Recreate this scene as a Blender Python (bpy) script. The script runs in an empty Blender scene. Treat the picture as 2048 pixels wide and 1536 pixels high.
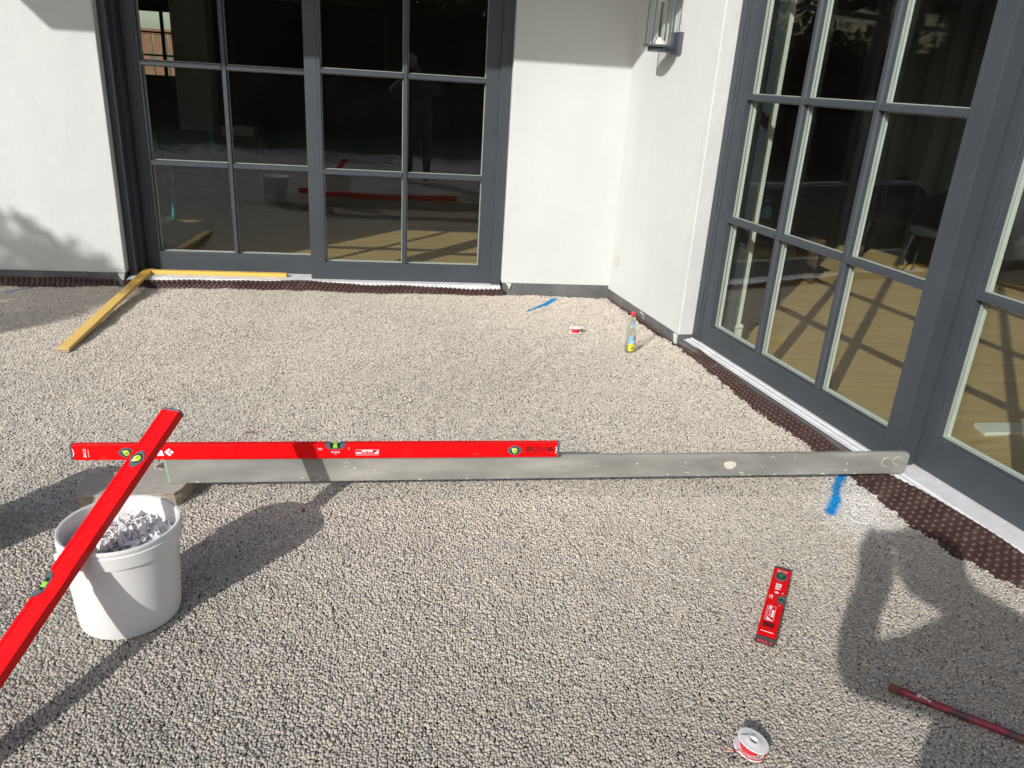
import bpy, bmesh, math, random
import numpy as np
from mathutils import Vector, Matrix
random.seed(7); rng = np.random.default_rng(11)
S = bpy.context.scene
COL = S.collection
PI = math.pi

# ------------------------------------------------------------------ camera, sky, sun
H = 1.54
RC = ((0.99013119, -0.1269389, 0.05938637), (0.00808201, -0.37132823, -0.92846649), (0.13991035, 0.91978359, -0.36663775))
cd = bpy.data.cameras.new('camera'); cam = bpy.data.objects.new('camera', cd); COL.objects.link(cam)
r_, d_, f_ = (Vector(v) for v in RC)
m = Matrix((r_, -d_, -f_)).transposed().to_4x4(); m.translation = (0, 0, H)
cam.matrix_world = m
cd.sensor_width = 36; cd.sensor_fit = 'HORIZONTAL'; cd.lens = 1552.67 / 2048 * 36
cd.clip_start = .02; cd.clip_end = 500
S.camera = cam
SUN_AZ = math.radians(37); SUN_EL = math.radians(27.4)      # azimuth the shadows point to (from +Y towards +X)
w = bpy.data.worlds.new('World'); S.world = w; w.use_nodes = True
nt = w.node_tree; sky = nt.nodes.new('ShaderNodeTexSky'); sky.sky_type = 'NISHITA'; sky.sun_disc = False
sky.sun_elevation = SUN_EL; sky.sun_rotation = SUN_AZ + PI
sky.air_density = 1.0; sky.dust_density = 2.0; sky.ozone_density = 1.0
bg = nt.nodes['Background']; bg.inputs[1].default_value = .15
nt.links.new(sky.outputs[0], bg.inputs[0])
sd = bpy.data.lights.new('sun', 'SUN'); sd.energy = 4.1; sd.angle = math.radians(.55); sd.color = (1, .975, .935)
sun = bpy.data.objects.new('sun', sd); COL.objects.link(sun)
sdir = Vector((math.sin(SUN_AZ) * math.cos(SUN_EL), math.cos(SUN_AZ) * math.cos(SUN_EL), -math.sin(SUN_EL)))
sun.rotation_euler = sdir.to_track_quat('-Z', 'Y').to_euler(); sun.location = (-6, -8, 6)
vs = S.view_settings; vs.view_transform = 'Standard'; vs.look = 'None'; vs.exposure = 0.11; vs.gamma = 1; vs.use_curve_mapping = False
S.cycles.transparent_max_bounces = 32; S.cycles.max_bounces = 12

# ------------------------------------------------------------------ materials
def nodes(name):
    mt = bpy.data.materials.new(name); mt.use_nodes = True
    t = mt.node_tree; return mt, t, t.nodes['Principled BSDF']
def N(t, ty, **kw):
    n = t.nodes.new(ty)
    for k, v in kw.items():
        if hasattr(n, k): setattr(n, k, v)
        else: n.inputs[k].default_value = v
    return n
def noise(t, scale, detail=4, rough=.55, vec=None, stretch=None, coord='Object'):
    tc = N(t, 'ShaderNodeTexCoord'); src = tc.outputs[coord]
    if stretch:
        mp = N(t, 'ShaderNodeMapping'); mp.inputs['Scale'].default_value = stretch; t.links.new(src, mp.inputs[0]); src = mp.outputs[0]
    n = N(t, 'ShaderNodeTexNoise'); n.inputs['Scale'].default_value = scale; n.inputs['Detail'].default_value = detail; n.inputs['Roughness'].default_value = rough
    t.links.new(src, n.inputs['Vector']); return n.outputs['Fac']
def ramp(t, fac, stops):
    r = N(t, 'ShaderNodeValToRGB'); e = r.color_ramp.elements
    while len(e) < len(stops): e.new(.5)
    for k, (p, c) in enumerate(stops): e[k].position = p; e[k].color = (*c, 1) if len(c) == 3 else c
    t.links.new(fac, r.inputs[0]); return r.outputs[0]
def mat(name, c1, c2=None, rough=.5, metal=0, scale=8, bump=0, bscale=200, stretch=None, lo=.35, hi=.65, coat=0, spec=.5, bd=.001):
    mt, t, p = nodes(name)
    p.inputs['Roughness'].default_value = rough; p.inputs['Metallic'].default_value = metal
    p.inputs['Specular IOR Level'].default_value = spec
    if coat: p.inputs['Coat Weight'].default_value = coat
    if c2 is None: c2 = tuple(x * .88 for x in c1)
    f = noise(t, scale, stretch=stretch); t.links.new(ramp(t, f, [(lo, c1), (hi, c2)]), p.inputs['Base Color'])
    rr = N(t, 'ShaderNodeMapRange'); rr.inputs[3].default_value = max(0, rough - .08); rr.inputs[4].default_value = min(1, rough + .1)
    t.links.new(noise(t, scale * 3.1), rr.inputs[0]); t.links.new(rr.outputs[0], p.inputs['Roughness'])
    if bump:
        b = N(t, 'ShaderNodeBump'); b.inputs['Strength'].default_value = bump; b.inputs['Distance'].default_value = bd
        t.links.new(noise(t, bscale, 3, stretch=stretch), b.inputs['Height']); t.links.new(b.outputs[0], p.inputs['Normal'])
    return mt
M = {}
def plaster():
    mt, t, p = nodes('white_plaster'); p.inputs['Roughness'].default_value = .92; p.inputs['Specular IOR Level'].default_value = .15
    a = ramp(t, noise(t, 1.3, 6, .6, stretch=(1, 1, .6)), [(.3, (.580, .603, .592)), (.62, (.525, .547, .538))])
    sp = ramp(t, noise(t, 60, 2, .5), [(.70, (1, 1, 1)), (.78, (.90, .90, .89))])
    mx = N(t, 'ShaderNodeMix', data_type='RGBA', blend_type='MULTIPLY'); mx.inputs[0].default_value = 1
    t.links.new(a, mx.inputs[6]); t.links.new(sp, mx.inputs[7]); t.links.new(mx.outputs[2], p.inputs['Base Color'])
    n1 = noise(t, 420, 2, .6); n2 = noise(t, 26, 4, .6); n3 = noise(t, 3.5, 3, .5)
    m1 = N(t, 'ShaderNodeMath', operation='MULTIPLY_ADD'); t.links.new(n2, m1.inputs[0]); m1.inputs[1].default_value = 1.6; t.links.new(n1, m1.inputs[2])
    m2 = N(t, 'ShaderNodeMath', operation='MULTIPLY_ADD'); t.links.new(n3, m2.inputs[0]); m2.inputs[1].default_value = 7; t.links.new(m1.outputs[0], m2.inputs[2])
    b = N(t, 'ShaderNodeBump'); b.inputs['Strength'].default_value = .7; b.inputs['Distance'].default_value = .0020
    t.links.new(m2.outputs[0], b.inputs['Height']); t.links.new(b.outputs[0], p.inputs['Normal'])
    return mt
M['plaster'] = plaster()
def plinthm():
    mt, t, p = nodes('bitumen_plinth'); p.inputs['Roughness'].default_value = .8
    a = ramp(t, noise(t, 7, 5), [(.3, (.085, .086, .088)), (.7, (.14, .14, .138))])
    s = ramp(t, noise(t, 34, 6, .7, stretch=(1, 1, .8)), [(.70, (0, 0, 0)), (.74, (1, 1, 1))])
    mx = N(t, 'ShaderNodeMix', data_type='RGBA'); t.links.new(s, mx.inputs[0]); t.links.new(a, mx.inputs[6]); mx.inputs[7].default_value = (.6, .6, .58, 1)
    t.links.new(mx.outputs[2], p.inputs['Base Color'])
    b = N(t, 'ShaderNodeBump'); b.inputs['Strength'].default_value = .6; b.inputs['Distance'].default_value = .003
    t.links.new(noise(t, 40, 5), b.inputs['Height']); t.links.new(b.outputs[0], p.inputs['Normal']); return mt
M['plinth'] = plinthm()
M['anthracite'] = mat('anthracite_paint', (.040, .048, .057), (.046, .054, .063), .45, scale=5, bump=.25, bscale=500, spec=.45)
def dusty():
    mt = M['anthracite']; t = mt.node_tree; p = t.nodes['Principled BSDF']
    l = p.inputs['Base Color'].links[0].from_socket
    s = ramp(t, noise(t, 55, 5, .65), [(.70, (0, 0, 0)), (.80, (.55, .55, .55))])
    mx = N(t, 'ShaderNodeMix', data_type='RGBA'); t.links.new(s, mx.inputs[0]); t.links.new(l, mx.inputs[6]); mx.inputs[7].default_value = (.16, .16, .155, 1)
    t.links.new(mx.outputs[2], p.inputs['Base Color'])
dusty()
M['dark_seal'] = mat('black_seal', (.012, .012, .013), rough=.7)
M['inner_white'] = mat('white_inner_frame', (.74, .75, .72), (.69, .70, .67), .45)
M['spacer'] = mat('aluminium_spacer', (.40, .42, .40), rough=.4)
M['sill'] = mat('sill_white_plastic', (.70, .71, .72), (.60, .61, .62), .5, scale=14, bump=.1)
M['red'] = mat('red_enamel', (.74, .001, .003), (.66, .001, .003), .45, scale=6, spec=.25)
def scuff(mt, col, sc, lo, k):
    t = mt.node_tree; p = t.nodes['Principled BSDF']; l = p.inputs['Base Color'].links[0].from_socket
    f = ramp(t, noise(t, sc, 7, .7, stretch=(.6, 1, 1)), [(lo, (0, 0, 0)), (lo + .12, (k, k, k))])
    mx = N(t, 'ShaderNodeMix', data_type='RGBA'); t.links.new(f, mx.inputs[0]); t.links.new(l, mx.inputs[6]); mx.inputs[7].default_value = (*col, 1); t.links.new(mx.outputs[2], p.inputs['Base Color'])
scuff(M['red'], (.50, .07, .05), 26, .60, .45); scuff(M['red'], (.62, .42, .36), 70, .70, .5)
M['red_dark'] = mat('red_plastic', (.55, .01, .015), rough=.45)
M['grey_plastic'] = mat('grey_plastic', (.10, .11, .125), rough=.45)
M['black_rubber'] = mat('black_rubber', (.03, .03, .033), rough=.6)
M['vial_green'] = mat('vial_green', (.30, .62, .04), (.2, .5, .03), .12, coat=.8)
M['vial_dark'] = mat('vial_dark', (.01, .03, .02), rough=.2)
M['vial_deep'] = mat('vial_deep_green', (.01, .07, .035), rough=.2, coat=.5)
M['vial_mid'] = mat('vial_mid_green', (.05, .25, .04), rough=.2)
M['vial_yellow'] = mat('vial_yellow', (.65, .72, .10), rough=.12, coat=.8)
M['white_print'] = mat('white_print', (.80, .76, .78), rough=.5)
M['black_print'] = mat('black_print', (.05, .004, .006), rough=.5)
M['red_print'] = mat('red_print', (.55, .02, .03), rough=.5)
def alu():
    mt, t, p = nodes('weathered_aluminium'); p.inputs['Metallic'].default_value = .35
    a = ramp(t, noise(t, 9, 6, .62, stretch=(.25, 1, 1)), [(.28, (.20, .198, .175)), (.5, (.315, .312, .288)), (.70, (.45, .44, .40))])
    s = ramp(t, noise(t, 30, 6, .7, stretch=(.5, 1, 1)), [(.66, (0, 0, 0)), (.74, (.8, .8, .8))])
    mx = N(t, 'ShaderNodeMix', data_type='RGBA'); t.links.new(s, mx.inputs[0]); t.links.new(a, mx.inputs[6]); mx.inputs[7].default_value = (.56, .54, .47, 1)
    t.links.new(mx.outputs[2], p.inputs['Base Color'])
    rr = N(t, 'ShaderNodeMapRange'); rr.inputs[3].default_value = .42; rr.inputs[4].default_value = .7
    t.links.new(noise(t, 25, stretch=(.2, 1, 1)), rr.inputs[0]); t.links.new(rr.outputs[0], p.inputs['Roughness'])
    b = N(t, 'ShaderNodeBump'); b.inputs['Strength'].default_value = .4; b.inputs['Distance'].default_value = .0008
    t.links.new(noise(t, 90, 4, stretch=(.15, 1, 1)), b.inputs['Height']); t.links.new(b.outputs[0], p.inputs['Normal']); return mt
M['alu'] = alu()
M['cement'] = mat('dried_mortar', (.62, .58, .49), (.5, .47, .40), .9, scale=40, bump=.6)
M['green_tape'] = mat('green_paint', (.30, .52, .28), rough=.7)
def yellowwood():
    mt, t, p = nodes('yellow_varnished_wood'); p.inputs['Roughness'].default_value = .42
    a = ramp(t, noise(t, 10, 5, .6, stretch=(.12, 1, 1)), [(.3, (.80, .52, .11)), (.7, (.66, .40, .08))])
    s = ramp(t, noise(t, 28, 6, .7, stretch=(.4, 1, 1)), [(.62, (0, 0, 0)), (.75, (.7, .7, .7))])
    mx = N(t, 'ShaderNodeMix', data_type='RGBA'); t.links.new(s, mx.inputs[0]); t.links.new(a, mx.inputs[6]); mx.inputs[7].default_value = (.55, .43, .24, 1)
    t.links.new(mx.outputs[2], p.inputs['Base Color']); return mt
M['yellow'] = yellowwood()
M['rawwood'] = mat('raw_wood_end', (.42, .34, .22), (.3, .24, .15), .8, scale=60)
M['bucket'] = mat('white_bucket_plastic', (.84, .84, .835), (.80, .80, .795), .34, scale=4, spec=.5)
scuff(M['bucket'], (.55, .53, .48), 22, .70, .5)
def subs():
    p = M['bucket'].node_tree.nodes['Principled BSDF']; p.inputs['Subsurface Weight'].default_value = .12; p.inputs['Subsurface Radius'].default_value = (.01, .01, .01)
subs()
def translucent(mt, col, fac):
    t = mt.node_tree; out = t.nodes['Material Output']; p = t.nodes['Principled BSDF']
    tr = N(t, 'ShaderNodeBsdfTranslucent'); tr.inputs[0].default_value = (*col, 1)
    mx = N(t, 'ShaderNodeMixShader'); mx.inputs[0].default_value = fac; t.links.new(p.outputs[0], mx.inputs[1]); t.links.new(tr.outputs[0], mx.inputs[2]); t.links.new(mx.outputs[0], out.inputs[0])
translucent(M['bucket'], (.88, .88, .87), .17)
M['clip'] = mat('white_clip_plastic', (.93, .92, .925), (.89, .88, .885), .4, scale=30)
translucent(M['clip'], (.97, .96, .965), .30)
M['wire'] = mat('steel_wire', (.4, .4, .4), rough=.35, metal=.9)
M['slab'] = mat('concrete_slab', (.40, .375, .335), (.32, .30, .265), .92, scale=60, bump=.8, bscale=160, bd=.003, lo=.3, hi=.7)
M['slab_core'] = mat('broken_concrete', (.44, .36, .27), (.27, .24, .19), .95, scale=35, bump=1, bscale=90, bd=.006, lo=.35, hi=.6)
def memb():
    mt, t, p = nodes('brown_dimple_membrane'); p.inputs['Roughness'].default_value = .42; p.inputs['Specular IOR Level'].default_value = .35
    t.links.new(ramp(t, noise(t, 14, 5), [(.3, (.040, .020, .018)), (.62, (.062, .034, .030)), (.82, (.15, .12, .10))]), p.inputs['Base Color'])
    return mt
M['membrane'] = memb()
M['wood_floor'] = mat('oak_floor', (.52, .350, .150), (.42, .275, .115), .5, scale=9, stretch=(.25, 2.2, 1), bump=.1)
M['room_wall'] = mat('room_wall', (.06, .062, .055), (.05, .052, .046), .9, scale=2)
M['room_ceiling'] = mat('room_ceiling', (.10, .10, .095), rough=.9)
M['curtain'] = mat('teal_curtain', (.62, .74, .75), (.50, .62, .64), .9, scale=30)
M['dark_fabric'] = mat('dark_fabric', (.018, .02, .022), rough=.9, scale=40)
M['wood_dark'] = mat('dark_wood', (.10, .06, .035), rough=.5)
M['teal'] = mat('teal_lacquer', (.10, .36, .34), rough=.4)
M['red_cloth'] = mat('red_cloth', (.62, .05, .07), (.50, .04, .06), .9, scale=20)
M['cream'] = mat('cream_card', (.55, .50, .42), rough=.8)
M['pilaster'] = mat('white_lacquer_wood', (.72, .73, .69), rough=.5)
M['lantern_metal'] = mat('lantern_grey_metal', (.10, .115, .14), rough=.38, metal=.3)
M['switch'] = mat('socket_white', (.56, .55, .48), rough=.4)
M['rod'] = None
def rodm():
    mt, t, p = nodes('rusty_painted_rod'); p.inputs['Roughness'].default_value = .6; p.inputs['Metallic'].default_value = .2
    a = ramp(t, noise(t, 9, 6, .6, stretch=(.5, 1, 1)), [(.28, (.13, .05, .025)), (.38, (.05, .035, .035)), (.46, (.20, .03, .05)), (.52, (.30, .035, .06)), (.58, (.06, .045, .05)), (.68, (.20, .06, .05))])
    t.links.new(a, p.inputs['Base Color'])
    b = N(t, 'ShaderNodeBump'); b.inputs['Strength'].default_value = .5; b.inputs['Distance'].default_value = .001; t.links.new(noise(t, 300, 4), b.inputs['Height']); t.links.new(b.outputs[0], p.inputs['Normal']); return mt
M['rod'] = rodm()
M['rust_end'] = mat('rust', (.20, .075, .03), (.12, .045, .02), .85, scale=60, bump=.6)
M['clearplastic'] = None
def glassm(name, tint, F0, rough=.0, dust=0):
    mt = bpy.data.materials.new(name); mt.use_nodes = True; t = mt.node_tree
    t.nodes.remove(t.nodes['Principled BSDF']); out = t.nodes['Material Output']
    g = N(t, 'ShaderNodeNewGeometry'); dp = N(t, 'ShaderNodeVectorMath', operation='DOT_PRODUCT')
    t.links.new(g.outputs['Incoming'], dp.inputs[0]); t.links.new(g.outputs['Normal'], dp.inputs[1])
    ab = N(t, 'ShaderNodeMath', operation='ABSOLUTE'); t.links.new(dp.outputs['Value'], ab.inputs[0])
    s = N(t, 'ShaderNodeMath', operation='SUBTRACT'); s.inputs[0].default_value = 1; t.links.new(ab.outputs[0], s.inputs[1])
    pw = N(t, 'ShaderNodeMath', operation='POWER'); t.links.new(s.outputs[0], pw.inputs[0]); pw.inputs[1].default_value = 5
    ma = N(t, 'ShaderNodeMath', operation='MULTIPLY_ADD'); t.links.new(pw.outputs[0], ma.inputs[0]); ma.inputs[1].default_value = 1 - F0; ma.inputs[2].default_value = F0
    tr = N(t, 'ShaderNodeBsdfTransparent'); tr.inputs[0].default_value = (*tint, 1)
    gl = N(t, 'ShaderNodeBsdfGlossy'); gl.inputs['Roughness'].default_value = rough; gl.inputs[0].default_value = (.95, .97, 1, 1)
    mx = N(t, 'ShaderNodeMixShader'); t.links.new(ma.outputs[0], mx.inputs[0]); t.links.new(tr.outputs[0], mx.inputs[1]); t.links.new(gl.outputs[0], mx.inputs[2])
    if dust:
        b = N(t, 'ShaderNodeBump'); b.inputs['Strength'].default_value = .25; b.inputs['Distance'].default_value = .006
        t.links.new(noise(t, 1.7, 2, .5), b.inputs['Height']); t.links.new(b.outputs[0], gl.inputs['Normal'])
        df = N(t, 'ShaderNodeBsdfDiffuse'); df.inputs[0].default_value = (.75, .74, .70, 1)
        k = ramp(t, noise(t, 2.6, 8, .65), [(.35, (dust*.35,)*3), (.75, (dust*1.6,)*3)])
        m3 = N(t, 'ShaderNodeMixShader'); t.links.new(k, m3.inputs[0]); t.links.new(mx.outputs[0], m3.inputs[1]); t.links.new(df.outputs[0], m3.inputs[2]); mx = m3
    t.links.new(mx.outputs[0], out.inputs[0]); return mt
M['glass'] = glassm('window_glass', (.91, .945, .915), .060, dust=.0015)
M['clear'] = glassm('clear_glass', (.93, .95, .93), .05, .02)
M['milky'] = None
def milky():
    mt, t, p = nodes('milky_plastic'); p.inputs['Roughness'].default_value = .3; t.links.new(ramp(t, noise(t, 60), [(.3, (.90, .88, .88)), (.7, (.85, .83, .83))]), p.inputs['Base Color'])
    out = t.nodes['Material Output']; tr = N(t, 'ShaderNodeBsdfTranslucent'); tr.inputs[0].default_value = (.75, .72, .72, 1)
    tp = N(t, 'ShaderNodeBsdfTransparent'); m1 = N(t, 'ShaderNodeMixShader'); m1.inputs[0].default_value = .3; t.links.new(tr.outputs[0], m1.inputs[1]); t.links.new(tp.outputs[0], m1.inputs[2])
    m2 = N(t, 'ShaderNodeMixShader'); m2.inputs[0].default_value = .16; t.links.new(p.outputs[0], m2.inputs[1]); t.links.new(m1.outputs[0], m2.inputs[2]); t.links.new(m2.outputs[0], out.inputs[0]); return mt
M['milky'] = milky()
M['string'] = mat('red_string', (.72, .015, .02), (.6, .01, .015), .7, scale=300, bump=.5, bscale=900)
M['liquid'] = glassm('clear_liquid', (.93, .94, .78), .04, .03)
M['label_blue'] = mat('label_blue', (.12, .36, .78), (.25, .52, .85), .5, scale=40)
M['label_yellow'] = mat('label_yellow', (.80, .70, .03), rough=.5)
M['label_orange'] = mat('label_orange', (.72, .18, .03), rough=.5)
M['label_green'] = mat('label_green', (.2, .4, .05), rough=.5)
M['cap_red'] = mat('cap_red', (.75, .03, .03), rough=.35)
M['leaf'] = mat('leaf_green', (.055, .10, .022), (.085, .13, .03), .55, scale=2)
M['leaf_dark'] = mat('leaf_dark_green', (.03, .06, .018), (.05, .08, .02), .55, scale=2)
translucent(M['leaf'], (.16, .28, .04), .4); translucent(M['leaf_dark'], (.08, .16, .03), .35)
M['bark'] = mat('bark', (.10, .075, .05), rough=.9, scale=20, bump=.6)
M['lawn'] = mat('lawn', (.055, .085, .025), (.075, .10, .035), .9, scale=3, bump=.8, bscale=80, bd=.02)
M['skin'] = mat('skin', (.52, .30, .21), rough=.5)
M['shirt'] = mat('navy_cloth', (.05, .055, .07), rough=.9, scale=60)
M['jeans'] = mat('work_trousers', (.06, .065, .075), rough=.9, scale=60)
M['cap_cloth'] = mat('light_cap_cloth', (.5, .5, .5), rough=.9)
M['brown_panel'] = mat('brown_balcony_wood', (.22, .10, .05), (.15, .07, .035), .7, scale=10)
M['roof'] = mat('soffit_paint', (.62, .62, .60), rough=.8)
M['wet'] = mat('twig_red', (.22, .05, .035), rough=.8)

# ------------------------------------------------------------------ builders
def new(name, verts, faces, mt=None, parent=None, smooth=False, mats=None, fm=None):
    me = bpy.data.meshes.new(name); me.from_pydata([tuple(v) for v in verts], [], faces); me.update()
    if smooth: me.polygons.foreach_set('use_smooth', [True] * len(me.polygons))
    for x in (mats or [mt]): me.materials.append(x)
    if fm is not None: me.polygons.foreach_set('material_index', fm)
    o = bpy.data.objects.new(name, me); COL.objects.link(o)
    if parent: o.parent = parent
    return o
class MB:
    def __init__(s): s.v = []; s.f = []
    def add(s, v, f): n = len(s.v); s.v += [tuple(x) for x in v]; s.f += [tuple(i + n for i in q) for q in f]; return s
    def box(s, x0, x1, y0, y1, z0, z1):
        return s.add([(x0,y0,z0),(x1,y0,z0),(x1,y1,z0),(x0,y1,z0),(x0,y0,z1),(x1,y0,z1),(x1,y1,z1),(x0,y1,z1)],
                     [(0,3,2,1),(4,5,6,7),(0,1,5,4),(1,2,6,5),(2,3,7,6),(3,0,4,7)])
    def prism(s, poly, a, b, axis='y'):            # poly in the two other axes, extruded from a to b
        n = len(poly)
        def P(p, q): return (p[0], q, p[1]) if axis == 'y' else ((p[0], p[1], q) if axis == 'z' else (q, p[0], p[1]))
        return s.add([P(p, a) for p in poly] + [P(p, b) for p in poly],
                     [tuple(range(n))[::-1] if axis != 'y' else tuple(range(n)), tuple(range(n, 2*n)) if axis != 'y' else tuple(range(n, 2*n))[::-1]] +
                     [((i, (i+1) % n, (i+1) % n + n, i + n) if axis != 'y' else (i + n, (i+1) % n + n, (i+1) % n, i)) for i in range(n)])
    def lathe(s, prof, n=24, c=(0, 0, 0), cap=True, sx=1, sy=1):
        v = []; f = []
        for r, z in prof:
            for k in range(n): a = 2*PI*k/n; v.append((c[0] + r*sx*math.cos(a), c[1] + r*sy*math.sin(a), c[2] + z))
        for j in range(len(prof) - 1):
            for k in range(n): f.append((j*n+k, j*n+(k+1) % n, (j+1)*n+(k+1) % n, (j+1)*n+k))
        if cap:
            if prof[0][0] > 1e-5: f.append(tuple(range(n))[::-1])
            if prof[-1][0] > 1e-5: f.append(tuple((len(prof)-1)*n + k for k in range(n)))
        return s.add(v, f)
    def tube(s, pts, r, n=8, closed=False):
        pts = [Vector(p) for p in pts]; v = []; f = []; m_ = len(pts); up = Vector((0, 0, 1))
        for i, p in enumerate(pts):
            a = pts[(i-1) % m_] if (i or closed) else p; b = pts[(i+1) % m_] if (i < m_-1 or closed) else p
            d = (b - a).normalized(); x = d.cross(up)
            if x.length < .05: x = d.cross(Vector((1, 0, 0)))
            x.normalize(); y = d.cross(x); rr = r[i] if isinstance(r, (list, tuple)) else r
            for k in range(n): t = 2*PI*k/n; v.append(p + x*rr*math.cos(t) + y*rr*math.sin(t))
        for j in range(m_ if closed else m_-1):
            for k in range(n): f.append((j*n+k, j*n+(k+1) % n, ((j+1) % m_)*n+(k+1) % n, ((j+1) % m_)*n+k))
        if not closed: f += [tuple(range(n))[::-1], tuple((m_-1)*n + k for k in range(n))]
        return s.add(v, f)
    def build(s, name, mt, parent=None, smooth=False, bevel=0, seg=2, auto=False):
        o = new(name, s.v, s.f, mt, parent, smooth)
        if bevel: b = o.modifiers.new('b', 'BEVEL'); b.width = bevel; b.segments = seg; b.limit_method = 'ANGLE'; b.angle_limit = math.radians(35); b.harden_normals = False
        if auto:
            me = o.data; bm = bmesh.new(); bm.from_mesh(me); bmesh.ops.recalc_face_normals(bm, faces=bm.faces)
            for e in bm.edges: e.smooth = len(e.link_faces) == 2 and e.calc_face_angle(0) < math.radians(40)
            for q in bm.faces: q.smooth = True
            bm.to_mesh(me); bm.free()
        return o
def empty(name, label, cat, loc=(0, 0, 0), rot=(0, 0, 0), group=None, parent=None):
    o = bpy.data.objects.new(name, None); COL.objects.link(o); o.location = loc; o.rotation_euler = rot; o.empty_display_size = .1
    if parent: o.parent = parent
    return tag(o, label, cat, group)
def tag(o, label=None, cat=None, group=None, kind=None):
    if label: o['label'] = label
    if cat: o['category'] = cat
    if group: o['group'] = group
    if kind: o['kind'] = kind
    return o
def text(body, size, mt, parent, loc, rot=(0, 0, 0), name='lettering', sx=1, bold=0.0, align='LEFT', mir=1):
    c = bpy.data.curves.new('t', 'FONT'); c.body = body; c.size = size; c.offset = bold; c.align_x = align; c.extrude = .00015; c.resolution_u = 3
    o = bpy.data.objects.new('t', c); COL.objects.link(o)
    dg = bpy.context.evaluated_depsgraph_get(); me = bpy.data.meshes.new_from_object(o.evaluated_get(dg)); bpy.data.objects.remove(o)
    me.materials.clear(); me.materials.append(mt); me.name = name
    o = bpy.data.objects.new(name, me); COL.objects.link(o); o.parent = parent; o.location = loc; o.rotation_euler = rot; o.scale = (sx, 1, 1)
    return o

# frames of the two walls: local x along the wall, y into the wall, z up
Y0 = 5.72
CR = Vector((1.575, 5.72, 0)); ANG = math.atan2(-0.986855, 0.161608)
U = Vector((math.cos(ANG), math.sin(ANG), 0)); NR = Vector((-U.y, U.x, 0))
FB = ((0, Y0, 0), (0, 0, 0)); FR = (tuple(CR), (0, 0, ANG))

# ------------------------------------------------------------------ setting: ground, rooms
tag(MB().add([(-250, -250, -.06), (250, -250, -.06), (250, 250, -.06), (-250, 250, -.06)], [(0, 1, 2, 3)]).build('ground', M['lawn']), kind='structure', label='green lawn ground around the terrace')

def gravel_mat(name, attr):
    mt, t, p = nodes(name); p.inputs['Roughness'].default_value = .88; p.inputs['Specular IOR Level'].default_value = .2
    if attr:
        a = N(t, 'ShaderNodeAttribute'); a.attribute_name = 'tint'
        n = ramp(t, noise(t, 500, 2), [(.3, (.86, .86, .86)), (.7, (1.08, 1.08, 1.08))])
        mx = N(t, 'ShaderNodeMix', data_type='RGBA', blend_type='MULTIPLY'); mx.inputs[0].default_value = 1
        t.links.new(a.outputs['Color'], mx.inputs[6]); t.links.new(n, mx.inputs[7]); t.links.new(mx.outputs[2], p.inputs['Base Color'])
    else:
        v = N(t, 'ShaderNodeTexVoronoi'); v.inputs['Scale'].default_value = 95; tc = N(t, 'ShaderNodeTexCoord'); t.links.new(tc.outputs['Object'], v.inputs['Vector'])
        hs = ramp(t, v.outputs['Distance'], [(0, (.47, .45, .415)), (.55, (.33, .315, .29)), (.85, (.13, .125, .115))])  # dark cell edges put the shade between stones into the colour
        t.links.new(hs, p.inputs['Base Color'])
        iv = N(t, 'ShaderNodeMath', operation='MULTIPLY'); iv.inputs[1].default_value = -1; t.links.new(v.outputs['Distance'], iv.inputs[0])
        b = N(t, 'ShaderNodeBump'); b.inputs['Strength'].default_value = 1; b.inputs['Distance'].default_value = .008; t.links.new(iv.outputs[0], b.inputs['Height']); t.links.new(b.outputs[0], p.inputs['Normal'])
    return mt
M['bed'] = gravel_mat('gravel_bed', False); M['grain'] = gravel_mat('gravel_grain', True)
tcx = [float(v) for v in (0, .3, .9, 1.12, 1.35, 1.66, 2.04, 2.4, 2.63, 2.95, 3.1, 3.3, 3.55, 3.62, 3.79, 4.3, 9.5)]
tco = [float(v) for v in (-.02, -.02, -.035, -.025, -.03, -.055, -.085, -.085, -.08, -.095, -.115, -.14, -.135, -.10, -.065, -.07, -.06)]
def edge_off(t): return np.interp(t, tcx, tco)
pl = [(-9, 5.715), (1.57, 5.715)] + [tuple((CR + U*a + NR*float(edge_off(a) + .03))[:2]) for a in (.2, 1, 2, 3, 4, 9.4)] + [(2.9, -4), (-9, -4)]
tag(new('gravel_bed', [(x, y, -.024) for x, y in pl] + [(x, y, -.055) for x, y in pl], [tuple(range(len(pl)))[::-1]] + [(i, (i+1) % len(pl), (i+1) % len(pl) + len(pl), i + len(pl)) for i in range(len(pl))], M['bed']), kind='structure', label='pale drainage gravel bed of the terrace')

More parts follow.
